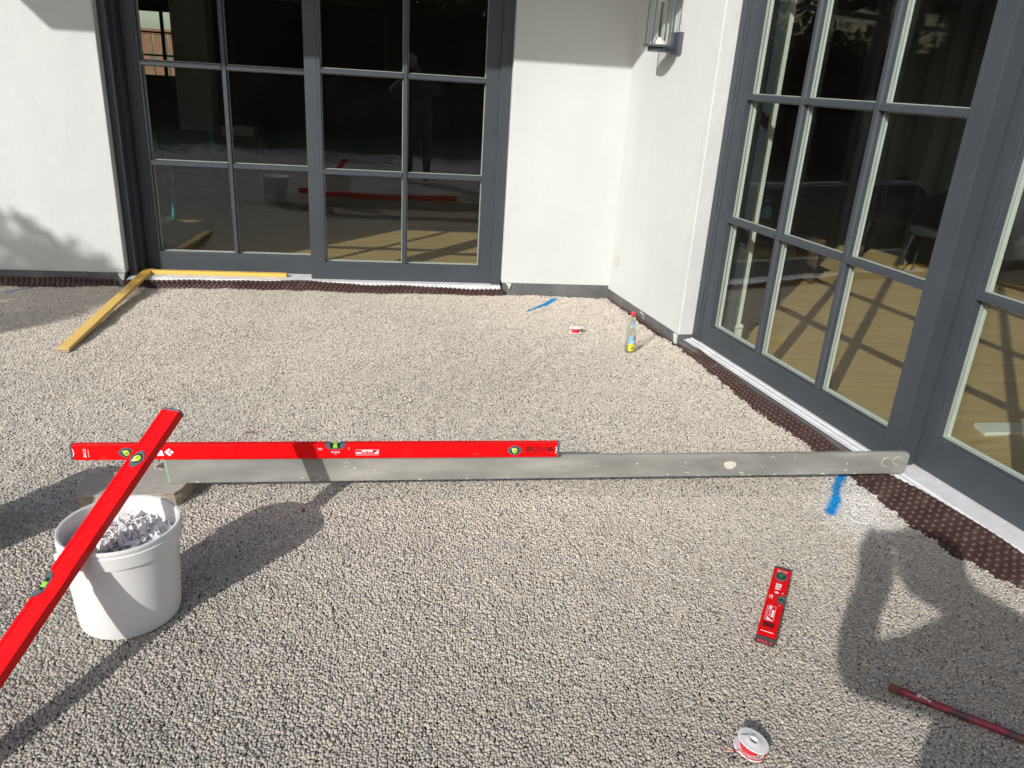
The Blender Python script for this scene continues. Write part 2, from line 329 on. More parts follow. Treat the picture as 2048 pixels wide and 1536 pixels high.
# height of the raked gravel surface
def hsurf(x, y):
    h = .0045*np.sin(2.1*x + 1.3*y + .5)*np.sin(1.7*y - .8*x) + .003*np.sin(6.1*x - 3.7*y + 1) * np.sin(4.9*y + 2.2*x)
    h += .0022*np.sin(13*x + 9*y)*np.sin(11*y - 7*x + 2) + .0013*np.sin(31*x + 5*y)*np.sin(27*y)
    h += .005*np.exp(-((y - 4.35 - .12*x - .06*np.sin(5*x))**2)/.004) * np.clip(1 - abs(x - .35)/1.4, 0, 1)
    h += -.012*np.clip((y - 5.2)/.5, 0, 1)*np.clip((-1.2 - x)/1.2, 0, 1)
    return h*1.3 - .004
def grains():
    pts = []; y = 1.02; k = 0
    while y < 5.70:
        sp = np.interp(y, [1.0, 2.4, 4.0, 5.7], [.0074, .0079, .0092, .0110])
        x0 = -.62*y - .42; x1 = min(.95*y + .95, 2.5)
        xs = np.arange(x0 + (k % 2)*sp*.5, x1, sp)
        pts.append(np.c_[xs, np.full(len(xs), y), np.full(len(xs), sp)]); y += sp*.86; k += 1
    P = np.concatenate(pts); n = len(P)
    P[:, :2] += rng.uniform(-.36, .36, (n, 2))*P[:, 2:3]
    rel = P[:, :2] - np.array(CR[:2]); t = rel @ np.array(U[:2]); o = rel @ np.array(NR[:2])
    wob = .007*np.sin(t*37) + .006*np.sin(t*91 + 1) + rng.normal(0, .0035, n)
    wy = .007*np.sin(P[:, 0]*33) + .006*np.sin(P[:, 0]*83) + rng.normal(0, .0035, n)
    lim = np.where((P[:, 0] > -1.95) & (P[:, 0] < .74), 5.685, 5.702)
    keep = (o < edge_off(t) + wob) & (P[:, 1] < lim + wy - .004)
    P = P[keep]; n = len(P)
    sp = P[:, 2]; R = sp*.63*np.clip(rng.normal(1, .20, n), .5, 1.6)
    base = hsurf(P[:, 0], P[:, 1]) + rng.normal(0, .0009, n)
    big = rng.random(n) < .05; base[big] += .003
    th = rng.random(n)*2*PI; el = rng.uniform(.72, 1.25, n); hh = R*rng.uniform(.5, .88, n)
    tilt = rng.normal(0, .30, (n, 2)); near = P[:, 1] < 2.65
    def verts(ix, rings, apex):
        m_ = len(ix); nv = 5*len(rings) + apex; V = np.zeros((m_, nv, 3), np.float32)
        t_, e_, h_, R_, b_, p_, tl = th[ix], el[ix], hh[ix], R[ix], base[ix], P[ix], tilt[ix]
        ca, sa = np.cos(t_*3.3), np.sin(t_*3.3)
        for j, (rr, zz) in enumerate(rings):
            for k in range(5):
                a = t_ + 2*PI*(k + .5*j)/5 + rng.normal(0, .14, m_); r = R_*rr*rng.uniform(.84, 1.14, m_)
                cx = r*np.cos(a); cy = r*np.sin(a); px = cx*ca + cy*sa; py = (-cx*sa + cy*ca)*e_; cx = px*ca - py*sa; cy = px*sa + py*ca
                V[:, j*5+k, 0] = p_[:, 0] + cx; V[:, j*5+k, 1] = p_[:, 1] + cy
                V[:, j*5+k, 2] = b_ + h_*zz + (cx*tl[:, 0] + cy*tl[:, 1])*(1 if j else .4) + R_*rng.uniform(-.08, .08, m_)*j
        if apex:
            ox, oy = R_*rng.normal(0, .22, m_), R_*rng.normal(0, .22, m_)
            V[:, -1, 0] = p_[:, 0] + ox; V[:, -1, 1] = p_[:, 1] + oy; V[:, -1, 2] = b_ + h_*.68
        return V.reshape(-1, 3), nv
    q = []
    for k in range(5): q.append((k, (k+1) % 5, 5+k)); q.append(((k+1) % 5, 5+(k+1) % 5, 5+k))
    q += [(5, 6, 7), (5, 7, 8), (5, 8, 9)]; q = np.array(q, np.int32)
    q2 = np.array([(k, (k+1) % 5, 5) for k in range(5)], np.int32)
    ia = np.where(near)[0]; ib = np.where(~near)[0]
    Va, na = verts(ia, ((1.0, -.5), (.78, .60)), 0); Vb, nb = verts(ib, ((1.0, -.35),), 1)
    Fa = (q[None] + (np.arange(len(ia), dtype=np.int32)*na)[:, None, None]).reshape(-1)
    Fb = (q2[None] + (np.arange(len(ib), dtype=np.int32)*nb)[:, None, None]).reshape(-1) + len(Va)
    F = np.concatenate([Fa, Fb]).astype(np.int32); V = np.concatenate([Va, Vb]); nt_ = len(F)//3
    order = np.concatenate([ia, ib]); P = P[order]; n = len(P); reps = np.where(np.arange(n) < len(ia), na, nb)
    me = bpy.data.meshes.new('gravel')
    me.vertices.add(len(V)); me.vertices.foreach_set('co', V.reshape(-1))
    me.loops.add(len(F)); me.loops.foreach_set('vertex_index', F)
    me.polygons.add(nt_); me.polygons.foreach_set('loop_start', np.arange(0, nt_*3, 3, dtype=np.int32)); me.polygons.foreach_set('loop_total', np.full(nt_, 3, np.int32))
    me.polygons.foreach_set('use_smooth', np.ones(nt_, bool))
    # stone colours, view-angle shading, paint and soil marks
    v = np.clip(rng.normal(1, .13, n), .55, 1.4); hue = rng.normal(0, 1, n)
    C = np.stack([.500*v*(1 + .025*hue), .476*v, .436*v*(1 - .04*hue)], 1)
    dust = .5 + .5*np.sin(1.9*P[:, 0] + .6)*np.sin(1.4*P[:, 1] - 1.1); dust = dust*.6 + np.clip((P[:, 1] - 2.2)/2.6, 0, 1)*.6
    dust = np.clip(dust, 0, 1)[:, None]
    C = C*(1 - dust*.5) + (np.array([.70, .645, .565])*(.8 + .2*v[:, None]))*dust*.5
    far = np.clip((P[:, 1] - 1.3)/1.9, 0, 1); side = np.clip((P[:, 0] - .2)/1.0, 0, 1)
    C = C*np.array([1.02, .985, .94])*((.72 - .07*side) + (.28 + .07*side)*far)[:, None]  # nearer and right-hand grains darkened in colour, imitating shading by view angle
    big_ = .5 + .5*np.sin(3.1*P[:, 0] + 1.7*np.sin(2.3*P[:, 1]))*np.sin(2.7*P[:, 1] + 1.3*np.sin(1.9*P[:, 0])); C = C*(.96 + .07*big_[:, None])
    dk = rng.random(n) < .012; C[dk] *= .45
    rd = rng.random(n) < .0004; C[rd] = C[rd]*np.array([.6, .4, .35])
    def seg(a, b, wd, soft, colr, strength=1, halo=None):
        a = np.array(a); b = np.array(b); d = b - a; tt = np.clip(((P[:, :2] - a) @ d)/(d @ d), 0, 1)
        ds = np.linalg.norm(P[:, :2] - a - tt[:, None]*d, axis=1)
        m_ = np.clip(1 - (ds - wd)/soft, 0, 1)*strength
        m_ = m_*(rng.random(n) < np.clip(m_*2.6, 0, 1))
        return (C*(1 - m_[:, None]) + np.array(colr)*m_[:, None]*(.75 + .25*v[:, None]))
    C = seg((1.80, 2.45), (1.98, 2.78), .03, .22, (.62, .61, .59), .6)          # white mortar dust beside the mark
    BL = (.006, .21, .50)
    C = seg((1.705, 2.512), (1.79, 2.62), .013, .016, BL); C = seg((1.79, 2.62), (1.845, 2.72), .008, .015, BL); C = seg((1.845, 2.72), (1.945, 2.84), .010, .015, BL)
    C = seg((1.705, 2.512), (1.945, 2.84), .01, .06, BL, .22)
    C = seg((.885, 5.285), (1.02, 5.43), .009, .01, BL); C = seg((1.02, 5.43), (1.14, 5.63), .014, .015, BL)
    C = seg((-2.66, 5.50), (-2.55, 5.70), .008, .008, BL, .9)
    for (x, y) in ((-.636, 4.025), (-.685, 3.269), (-1.198, 3.618), (-.355, 2.58), (1.99, 2.55)):
        for _ in range(3):
            aa = rng.normal(0, .016, 2); C = seg((x, y), (x + aa[0], y + aa[1]), .002, .006, (.20, .055, .04), .9)
    me.update()
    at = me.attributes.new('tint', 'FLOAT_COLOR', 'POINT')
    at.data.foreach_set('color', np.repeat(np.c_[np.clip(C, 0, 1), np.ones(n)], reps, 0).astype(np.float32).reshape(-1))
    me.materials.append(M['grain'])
    o = bpy.data.objects.new('gravel', me); COL.objects.link(o)
    print('grains', n, 'tris', nt_)
    return tag(o, 'loose pale grey drainage gravel covering the terrace', kind='stuff')
grains()

# rooms behind the glass (L shaped)
def interior():
    z0 = -.02; zt = 3.05
    rb = CR + NR*.36
    p1 = rb + U*0; p2 = rb + U*9.3
    fl = [(-7, 6.07), (rb.x, 6.07), (p2.x, p2.y), (9, p2.y), (9, 12.5), (-7, 12.5)]
    tag(new('interior_floor', [(x, y, z0) for x, y in fl] + [(x, y, z0 - .03) for x, y in fl], [tuple(range(6))] + [(i + 6, (i+1) % 6 + 6, (i+1) % 6, i) for i in range(6)], M['wood_floor']), kind='structure', label='oak floor inside the house')
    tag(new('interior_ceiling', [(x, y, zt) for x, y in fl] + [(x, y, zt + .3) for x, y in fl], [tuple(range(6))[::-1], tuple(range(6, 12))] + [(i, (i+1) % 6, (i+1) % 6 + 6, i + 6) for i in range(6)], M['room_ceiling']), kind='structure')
    W = MB()
    # far wall with a window hole at the left
    wx0, wx1, wz0, wz1 = -3.80, -2.98, 1.22, 2.15
    W.box(-7.2, wx0, 12.5, 12.7, z0, zt); W.box(wx1, 9.2, 12.5, 12.7, z0, zt)
    W.box(wx0, wx1, 12.5, 12.7, z0, wz0); W.box(wx0, wx1, 12.5, 12.7, wz1, zt)
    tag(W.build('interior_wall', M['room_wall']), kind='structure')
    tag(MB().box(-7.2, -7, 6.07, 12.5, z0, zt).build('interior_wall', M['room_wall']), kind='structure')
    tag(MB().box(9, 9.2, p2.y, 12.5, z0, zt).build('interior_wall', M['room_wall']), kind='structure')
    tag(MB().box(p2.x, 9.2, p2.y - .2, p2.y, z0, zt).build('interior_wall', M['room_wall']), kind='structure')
    # window with bars, wooden balcony outside it
    wn = empty('window', 'small barred window in the far wall of the dark room', 'window', ((wx0 + wx1)/2, 12.52, wz0))
    hw = (wx1 - wx0)/2; fr = MB()
    fr.box(-hw, -hw + .05, 0, .06, 0, wz1 - wz0); fr.box(hw - .05, hw, 0, .06, 0, wz1 - wz0); fr.box(-hw + .05, hw - .05, 0, .06, 0, .05); fr.box(-hw + .05, hw - .05, 0, .06, wz1 - wz0 - .05, wz1 - wz0)
    fr.build('window_frame', M['dark_fabric'], wn)
    MB().box(-.02, .02, .004, .05, .05, .88).build('window_bar', M['dark_fabric'], wn)
    for z in (.3, .6): MB().box(-hw + .05, hw - .05, .01, .045, z, z + .025).build('window_bar', M['dark_fabric'], wn)
    b = empty('balcony', 'brown carved wooden balcony seen through the far window', 'balcony', (-5.6, 19, 1.0))
    MB().box(-3.2, 3.6, 0, .1, .95, 1.05).build('handrail', M['brown_panel'], b)
    MB().box(-3.2, 3.6, 0, .1, 0, .1).build('bottom_rail', M['brown_panel'], b)
    for k in range(22):
        x = -3.15 + k*.31
        MB().prism([(x, .101), (x + .27, .101), (x + .27, .4), (x + .21, .5), (x + .27, .62), (x + .27, .949), (x, .949), (x, .62), (x + .06, .5), (x, .4)], .02, .06).build('baluster_board', M['brown_panel'], b)
    MB().box(-3.2, 3.6, .3, 5, -1.2, -.05).build('building_body', M['cream'], b)
interior()

# ------------------------------------------------------------------ house walls
def grid_wall(name, xs, zs, holes, y0, y1, mt, frame, label, bevel=.006):
    idx = {}; v = []; f = []
    def vi(i, j, s):
        if (i, j, s) not in idx: idx[(i, j, s)] = len(v); v.append((xs[i], (y0, y1)[s], zs[j]))
        return idx[(i, j, s)]
    solid = {(i, j) for i in range(len(xs)-1) for j in range(len(zs)-1) if (i, j) not in holes}
    for i, j in solid:
        a, b, c, d = (i, j), (i+1, j), (i+1, j+1), (i, j+1)
        f.append([vi(*a, 0), vi(*b, 0), vi(*c, 0), vi(*d, 0)]); f.append([vi(*d, 1), vi(*c, 1), vi(*b, 1), vi(*a, 1)])
        for nb, (p, q) in (((i, j-1), (a, b)), ((i+1, j), (b, c)), ((i, j+1), (c, d)), ((i-1, j), (d, a))):
            if nb not in solid: f.append([vi(*q, 0), vi(*p, 0), vi(*p, 1), vi(*q, 1)])
    o = new(name, v, f, mt); o.location = frame[0]; o.rotation_euler = frame[1]
    bv = o.modifiers.new('b', 'BEVEL'); bv.width = bevel; bv.segments = 2; bv.limit_method = 'ANGLE'; bv.angle_limit = math.radians(35)
    return tag(o, label, 'wall')
DX0, DX1, DT = -1.955, .742, 2.95
wb = grid_wall('house_wall', [-7.4, -4.9, -3.78, DX0, DX1, 1.60], [.085, 1.38, 1.72, DT, 3.35], {(3, 0), (3, 1), (3, 2), (1, 1)}, 0, .35, M['plaster'], FB, 'white plastered back wall with the wide sliding door in it')
RT0, RT1 = 1.148, 4.74
wr = grid_wall('house_wall', [-.12, RT0, RT1, 9.4], [.06, DT, 3.35], {(1, 0)}, 0, .35, M['plaster'], FR, 'white plastered right wall carrying the lantern beside the corner')
for a, b, z in ((-7.4, DX0 - .01, .084), (DX1 + .012, 1.60, .084)):
    MB().box(a, b, .004, .33, -.055, z).build('plinth', M['plinth'], wb)
for a, b in ((-.10, RT0 - .012), (RT1 + .01, 9.4)):
    MB().box(a, b, .004, .33, -.055, .059).build('plinth', M['plinth'], wr)
# black base under the thresholds
MB().box(DX0 - .008, DX1 + .010, .012, .33, -.055, .030).build('threshold_base', M['plinth'], wb)
MB().box(RT0 - .010, RT1 + .008, .012, .33, -.055, .026).build('threshold_base', M['plinth'], wr)
# dribbles of plaster left on the plinth ends
def blob(parent, pts, y, mt=M['plaster']):
    b = MB(); b.prism(pts, y - .014, y + .004); b.build('plaster_dribble', mt, parent, bevel=.003)
blob(wb, [(DX0 - .03, .04), (DX0 - .012, .03), (DX0 - .004, .083), (DX0 - .05, .083), (DX0 - .042, .06)], .004)
blob(wb, [(DX1 + .055, .035), (DX1 + .068, .06), (DX1 + .075, .083), (DX1 + .03, .083), (DX1 + .05, .06)], .004)
blob(wr, [(RT0 - .035, .0), (RT0 - .014, -.004), (RT0 - .014, .058), (RT0 - .055, .058), (RT0 - .045, .03)], .004)
blob(wr, [(.56, .042), (.64, .036), (.64, .044), (.57, .050)], .016); blob(wr, [(.62, .012), (.648, .018), (.625, .026)], .016)

# canopy above the back wall whose edge shades the upper wall
cn = empty('canopy', 'projecting canopy roof above the back wall', 'canopy', (0, Y0 - 2.0, 0))
zc = 1.648 + 2.0*.649
MB().prism([(-3.72, zc), (2.2, zc), (2.2, 3.42), (-3.87, 3.42), (-3.87, zc + .15)], 0, .04).build('fascia', M['roof'], cn)
MB().box(-3.86, 1.63, .042, 1.99, 3.36, 3.42).build('soffit', M['roof'], cn)

# ------------------------------------------------------------------ sliding doors
def leaf(parent, x0, x1, ox0, ox1, y, zb, zo, bars_x, rails, ztop, zt_o, g=.034, name='door_leaf'):
    fw = .0
    L = MB(); D = .056
    L.box(x0, ox0 - .02, y, y + .093, zb, ztop); L.box(ox1 + .02, x1, y, y + .093, zb, ztop); L.box(ox0 - .02, ox0, y, y + D, zb, ztop); L.box(ox1, ox1 + .02, y, y + D, zb, ztop)
    L.box(ox0, ox1, y + .0008, y + D, zb, zo); L.box(ox0, ox1, y + .0008, y + D, zt_o, ztop)
    lf = L.build(name, M['anthracite'], parent, bevel=.0022)
    I = MB(); e = .012
    I.box(ox0 - .0195, ox0 + .004, y + D + .001, y + .074, zb + .004, ztop - .004); I.box(ox1 - .004, ox1 + .0195, y + D + .001, y + .074, zb + .004, ztop - .004)
    I.box(ox0 + .004, ox1 - .004, y + D + .001, y + .073, zb + .004, zo + .004); I.box(ox0 + .004, ox1 - .004, y + D + .001, y + .073, zt_o - .004, ztop - .004)
    I.build('inner_frame', M['inner_white'], lf)
    xs = [ox0] + [q for b in bars_x for q in (b - .017, b + .017)] + [ox1]
    zs = [zo] + [q for r in rails for q in (r - .017, r + .017)] + [zt_o]
    for b in bars_x:
        B = MB(); B.prism([(b - .011, y + .003), (b + .011, y + .003), (b + .017, y + .014), (b + .017, y + D - .002), (b - .017, y + D - .002), (b - .017, y + .014)], zo + .0005, zt_o - .0005, 'z')
        B.build('glazing_bar', M['anthracite'], lf)
        I = MB(); I.box(b - .015, b + .015, y + D, y + .071, zo + .005, zt_o - .005); I.build('inner_glazing_bar', M['inner_white'], lf)
    for r in rails:
        for k in range(len(bars_x) + 1):
            a, c = xs[2*k] + .0008, xs[2*k+1] - .0008
            B = MB(); B.prism([(y + .001, r - .014), (y + .001, r + .010), (y + .012, r + .0175), (y + D - .003, r + .0175), (y + D - .003, r - .0175), (y + .010, r - .0175)], a, c, 'x')
            B.build('glazing_bar', M['anthracite'], lf)
            I = MB(); I.box(a + .002, c - .002, y + D - .001, y + .069, r - .0145, r + .0145); I.build('inner_glazing_bar', M['inner_white'], lf)
    for j in range(len(rails) + 1):
        for k in range(len(bars_x) + 1):
            a, c, z0, z1 = xs[2*k], xs[2*k+1], zs[2*j], zs[2*j+1]
            tw = random.uniform(-.0012, .0012); tz = random.uniform(-.0012, .0012)
            P = MB(); ya, yb = y + g, y + g + .016
            P.add([(a, ya, z0), (c, ya + tw, z0), (c, ya + tw + tz, z1), (a, ya + tz, z1), (a, yb, z0), (c, yb + tw, z0), (c, yb + tw + tz, z1), (a, yb + tz, z1)],
                  [(0, 1, 2, 3), (7, 6, 5, 4)])
            P.build('pane', M['glass'], lf)
            Sx = MB(); e = .0045     # light spacer round the pane
            Sx.box(a, a + e, ya + .002, yb - .002, z0, z1); Sx.box(c - e, c, ya + .002, yb - .002, z0, z1)
            Sx.box(a + e, c - e, ya + .002, yb - .002, z0, z0 + e); Sx.box(a + e, c - e, ya + .002, yb - .002, z1 - e, z1)
            Sx.build('pane_spacer', M['spacer'], lf)
    return lf
def door(frame, label, x0, x1, jw, yj, leaves, sill_z, sy0, sy1, jstep=.004):
    d = empty('sliding_door', label, 'door', frame[0], frame[1])
    F = MB(); F.box(x0, x0 + jw*.66, yj, .34, sill_z - .02, DT); F.box(x0 + jw*.66, x0 + jw, yj + jstep, .34, sill_z - .02, DT); F.box(x1 - jw, x1, yj, .34, sill_z - .02, DT); F.box(x0 + jw, x1 - jw, yj, .34, DT - .07, DT)
    F.build('door_frame', M['anthracite'], d, bevel=.002)
    S_ = MB()
    S_.box(x0 + .004, x1 - .004, sy0, sy0 + .022, .031, sill_z - .010); S_.box(x0 + .004, x1 - .004, sy0 + .024, sy0 + .050, .031, sill_z - .005)
    S_.box(x0 + .004, x1 - .004, sy0 + .052, sy1, .031, sill_z)
    S_.build('sill', M['sill'], d, bevel=.0015)
    for a in leaves: leaf(d, *a)
    return d
door(FB, 'wide anthracite sliding door with glazing bars in the back wall', DX0 + .004, DX1 - .002, .075, .070,
     [(-.678, .674, -.572, .566, .100, .056, .186, [.006], [.836, 1.506, 2.176], 2.875, 2.78),
      (-1.872, -.575, -1.772, -.68, .236, .054, .194, [-1.232], [.830, 1.487, 2.15], 2.875, 2.76)], .053, -.022, .33, .075)
door(FR, 'tall anthracite sliding door with glazing bars in the right wall', RT0 + .003, RT1 - .003, .085, .098,
     [(1.243, 2.975, 1.333, 2.872, .104, .046, .175, [1.828, 2.365], [.834, 1.516, 2.198], 2.875, 2.79),
      (2.905, 4.645, 3.045, 4.545, .205, .050, .215, [3.545, 4.045], [.840, 1.505, 2.18], 2.875, 2.77)], .044, .038, .33)

# unseen window added further left, sized to throw a sun patch on the floor
sw = empty('sun_patch_window', 'unseen narrow window added at the far left to throw a sun patch inside', 'window', (0, Y0, 0))
MB().box(-4.898, -4.84, .1, .2, 1.382, 1.718).build('window_frame', M['anthracite'], sw); MB().box(-3.84, -3.782, .1, .2, 1.382, 1.718).build('window_frame', M['anthracite'], sw)
MB().add([(-4.84, .15, 1.382), (-3.84, .15, 1.382), (-3.84, .15, 1.718), (-4.84, .15, 1.718)], [(0, 1, 2, 3)]).build('pane', M['glass'], sw)

# ------------------------------------------------------------------ dimpled membranes
def membrane(frame, path, label, wav=.004, seed=1, pitch=.034, tone=0):
    """path: list of (x, y_bottom, z_bottom, y_top, z_top) in wall coordinates."""
    rs = random.Random(seed); P = np.array(path, float); x0, x1 = P[0, 0], P[-1, 0]
    def at(x, s):
        yb, zb, yt, zt_ = (np.interp(x, P[:, 0], P[:, k]) for k in (1, 2, 3, 4))
        zt_ += wav*(math.sin(x*7.1 + seed) + .7*math.sin(x*17 + 2*seed)) * s
        y = yb + (yt - yb)*s + .014*math.sin(PI*s)*.5; z = zb + (zt_ - zb)*(s**1.15); y += .006*math.sin(x*9 + seed)*s
        return Vector((x, y, z))
    v = []; f = []; ns = 5; nx = max(2, int((x1 - x0)/.03))
    for i in range(nx + 1):
        for j in range(ns + 1): v.append(at(x0 + (x1 - x0)*i/nx, j/ns))
    for i in range(nx):
        for j in range(ns): a = i*(ns+1) + j; f.append((a, a + ns + 1, a + ns + 2, a + 1))
    # back side, 1.2 mm behind
    nv = len(v); v += [p + Vector((0, .0015, -.0005)) for p in v]; f += [tuple(k + nv for k in q[::-1]) for q in f]
    for i in range(nx): a = i*(ns+1) + ns; f.append((a, a + ns + 1, a + ns + 1 + nv, a + nv))
    sheet = new('sheet', v, f, M['membrane'], None, True)
    D = MB(); r = 0; ln = (at((x0+x1)/2, 1) - at((x0+x1)/2, 0)).length
    rows = max(1, int(ln/(pitch*.52)))
    for j in range(rows):
        s = (j + .5)/rows
        x = x0 + pitch*(.5 + .5*(j % 2))
        while x < x1 - .012:
            p = at(x, s); q = at(x, min(1, s + .05)); tg = (q - p).normalized(); e = Vector((1, 0, 0)); nrm = e.cross(tg).normalized()
            if nrm.y > 0: nrm = -nrm
            vv = []
            for rr, hh in ((.0145, -.0004), (.0118, .0062), (.0088, .0086), (.0040, .0066)):
                for k in range(7): a = 2*PI*k/7; vv.append(p + e*rr*math.cos(a) + tg*rr*math.sin(a) + nrm*hh)
            ff = [(7*m_ + k, 7*m_ + (k+1) % 7, 7*m_ + 7 + (k+1) % 7, 7*m_ + 7 + k) for m_ in (0, 1, 2) for k in range(7)] + [tuple(range(21, 28))]
            D.add(vv, ff); x += pitch*rs.uniform(.97, 1.03)
    t = empty('dimple_membrane', label, 'membrane', frame[0], frame[1]); sheet.parent = t
    o = D.build('dimples', M['membrane'], t, smooth=True); o['kind'] = 'stuff'
    return t
membrane(FB, [(DX0 - .02, -.05, -.02, -.030, .040), (-1.1, -.05, -.02, -.036, .064), (-.67, -.05, -.02, -.040, .072), (-.3, -.05, -.02, -.036, .056), (.1, -.05, -.02, -.034, .048), (.76, -.05, -.02, -.030, .038)], 'strip of brown dimpled membrane along the back sliding door sill', .003, 1)
membrane(FB, [(-7, -.04, -.03, -.012, .045), (-3, -.04, -.03, -.012, .045), (-2.02, -.036, -.03, -.010, .040)], 'brown dimpled membrane showing below the left plaster wall', .004, 5)
membrane(FR, [(.02, -.020, -.03, -.006, .002), (.3, -.026, -.03, -.010, .010), (.9, -.04, -.03, -.012, .012), (1.12, -.03, -.03, -.010, .008)], 'thin brown membrane edge along the foot of the lantern wall', .004, 3)
membrane(FR, [(1.135, -.045, -.02, .06, .020), (1.35, -.05, -.02, .045, .030), (1.66, -.075, -.02, .010, .034), (2.04, -.105, -.02, -.012, .036), (2.4, -.105, -.02, -.020, .040), (2.8, -.105, -.02, -.022, .042), (3.02, -.125, -.02, -.005, .040)], 'brown dimpled membrane along the first leaf of the right door', .003, 4)
membrane(FR, [(3.025, -.14, -.02, .020, .050), (3.18, -.15, -.02, .050, .052), (3.43, -.155, -.02, .058, .052), (3.8, -.085, -.02, .058, .052), (4.8, -.09, -.02, .055, .050)], 'brown dimpled membrane along the nearest leaf of the right door', .002, 8)

# ------------------------------------------------------------------ wall fittings
so = empty('wall_socket', 'small square white blank socket plate low by the wall corner', 'socket', tuple(CR + U*.098), (0, 0, ANG))
MB().box(-.042, .042, -.009, -.0005, .272, .356).build('cover_plate', M['switch'], so, bevel=.003)
MB().box(-.030, .030, -.0115, -.0092, .284, .344).build('blank_insert', M['switch'], so, bevel=.001)

def lantern():
    t = empty('wall_lantern', 'grey metal wall lantern with clear glass cylinder beside the corner', 'wall lamp', tuple(CR + U*.640), (0, 0, ANG))
    m_ = M['lantern_metal']; cy = -.135; zb = 1.775; zt_ = 2.075; r = .088
    MB().box(-.062, .062, -.022, -.0008, zb - .04, zb + .085).build('wall_plate', m_, t, bevel=.002)
    MB().box(-.022, .022, cy, -.023, zb - .034, zb - .012).build('arm', m_, t, bevel=.002)
    MB().lathe([(.060, zb - .034), (.062, zb - .030), (.062, zb - .013), (.058, zb - .009)], 32, (0, cy, 0)).build('base_puck', m_, t, auto=True)
    MB().lathe([(.092, zb - .008), (.094, zb - .004), (.094, zb + .002), (.090, zb + .006)], 40, (0, cy, 0)).build('bottom_ring', m_, t, auto=True)
    MB().lathe([(.090, zt_), (.094, zt_ + .003), (.094, zt_ + .03), (.05, zt_ + .06), (.02, zt_ + .075)], 40, (0, cy, 0)).build('roof_cap', m_, t, auto=True)
    for k in range(4):
        a = PI/4 + k*PI/2 - .1; x, y = .087*math.cos(a), cy + .087*math.sin(a)
        MB().box(x - .004, x + .004, y - .004, y + .004, zb + .0062, zt_ - .0004).build('bar', m_, t)
    g = MB().lathe([(.074, zb + .007), (.074, zt_ - .001)], 40, (0, cy, 0), cap=False).build('glass_cylinder', M['clear'], t, smooth=True)
    MB().lathe([(.055, zb + .0065), (.045, zb + .02), (.02, zb + .045), (.006, zb + .05)], 28, (0, cy, 0)).build('lower_reflector', M['inner_white'], t, auto=True)
    MB().lathe([(.006, zt_ - .055), (.02, zt_ - .05), (.045, zt_ - .02), (.055, zt_ - .0005)], 28, (0, cy, 0)).build('upper_reflector', M['inner_white'], t, auto=True)
    MB().lathe([(.006, zb + .051), (.006, zt_ - .056)], 10, (0, cy, 0)).build('lamp_rod', M['black_rubber'], t, smooth=True)
lantern()

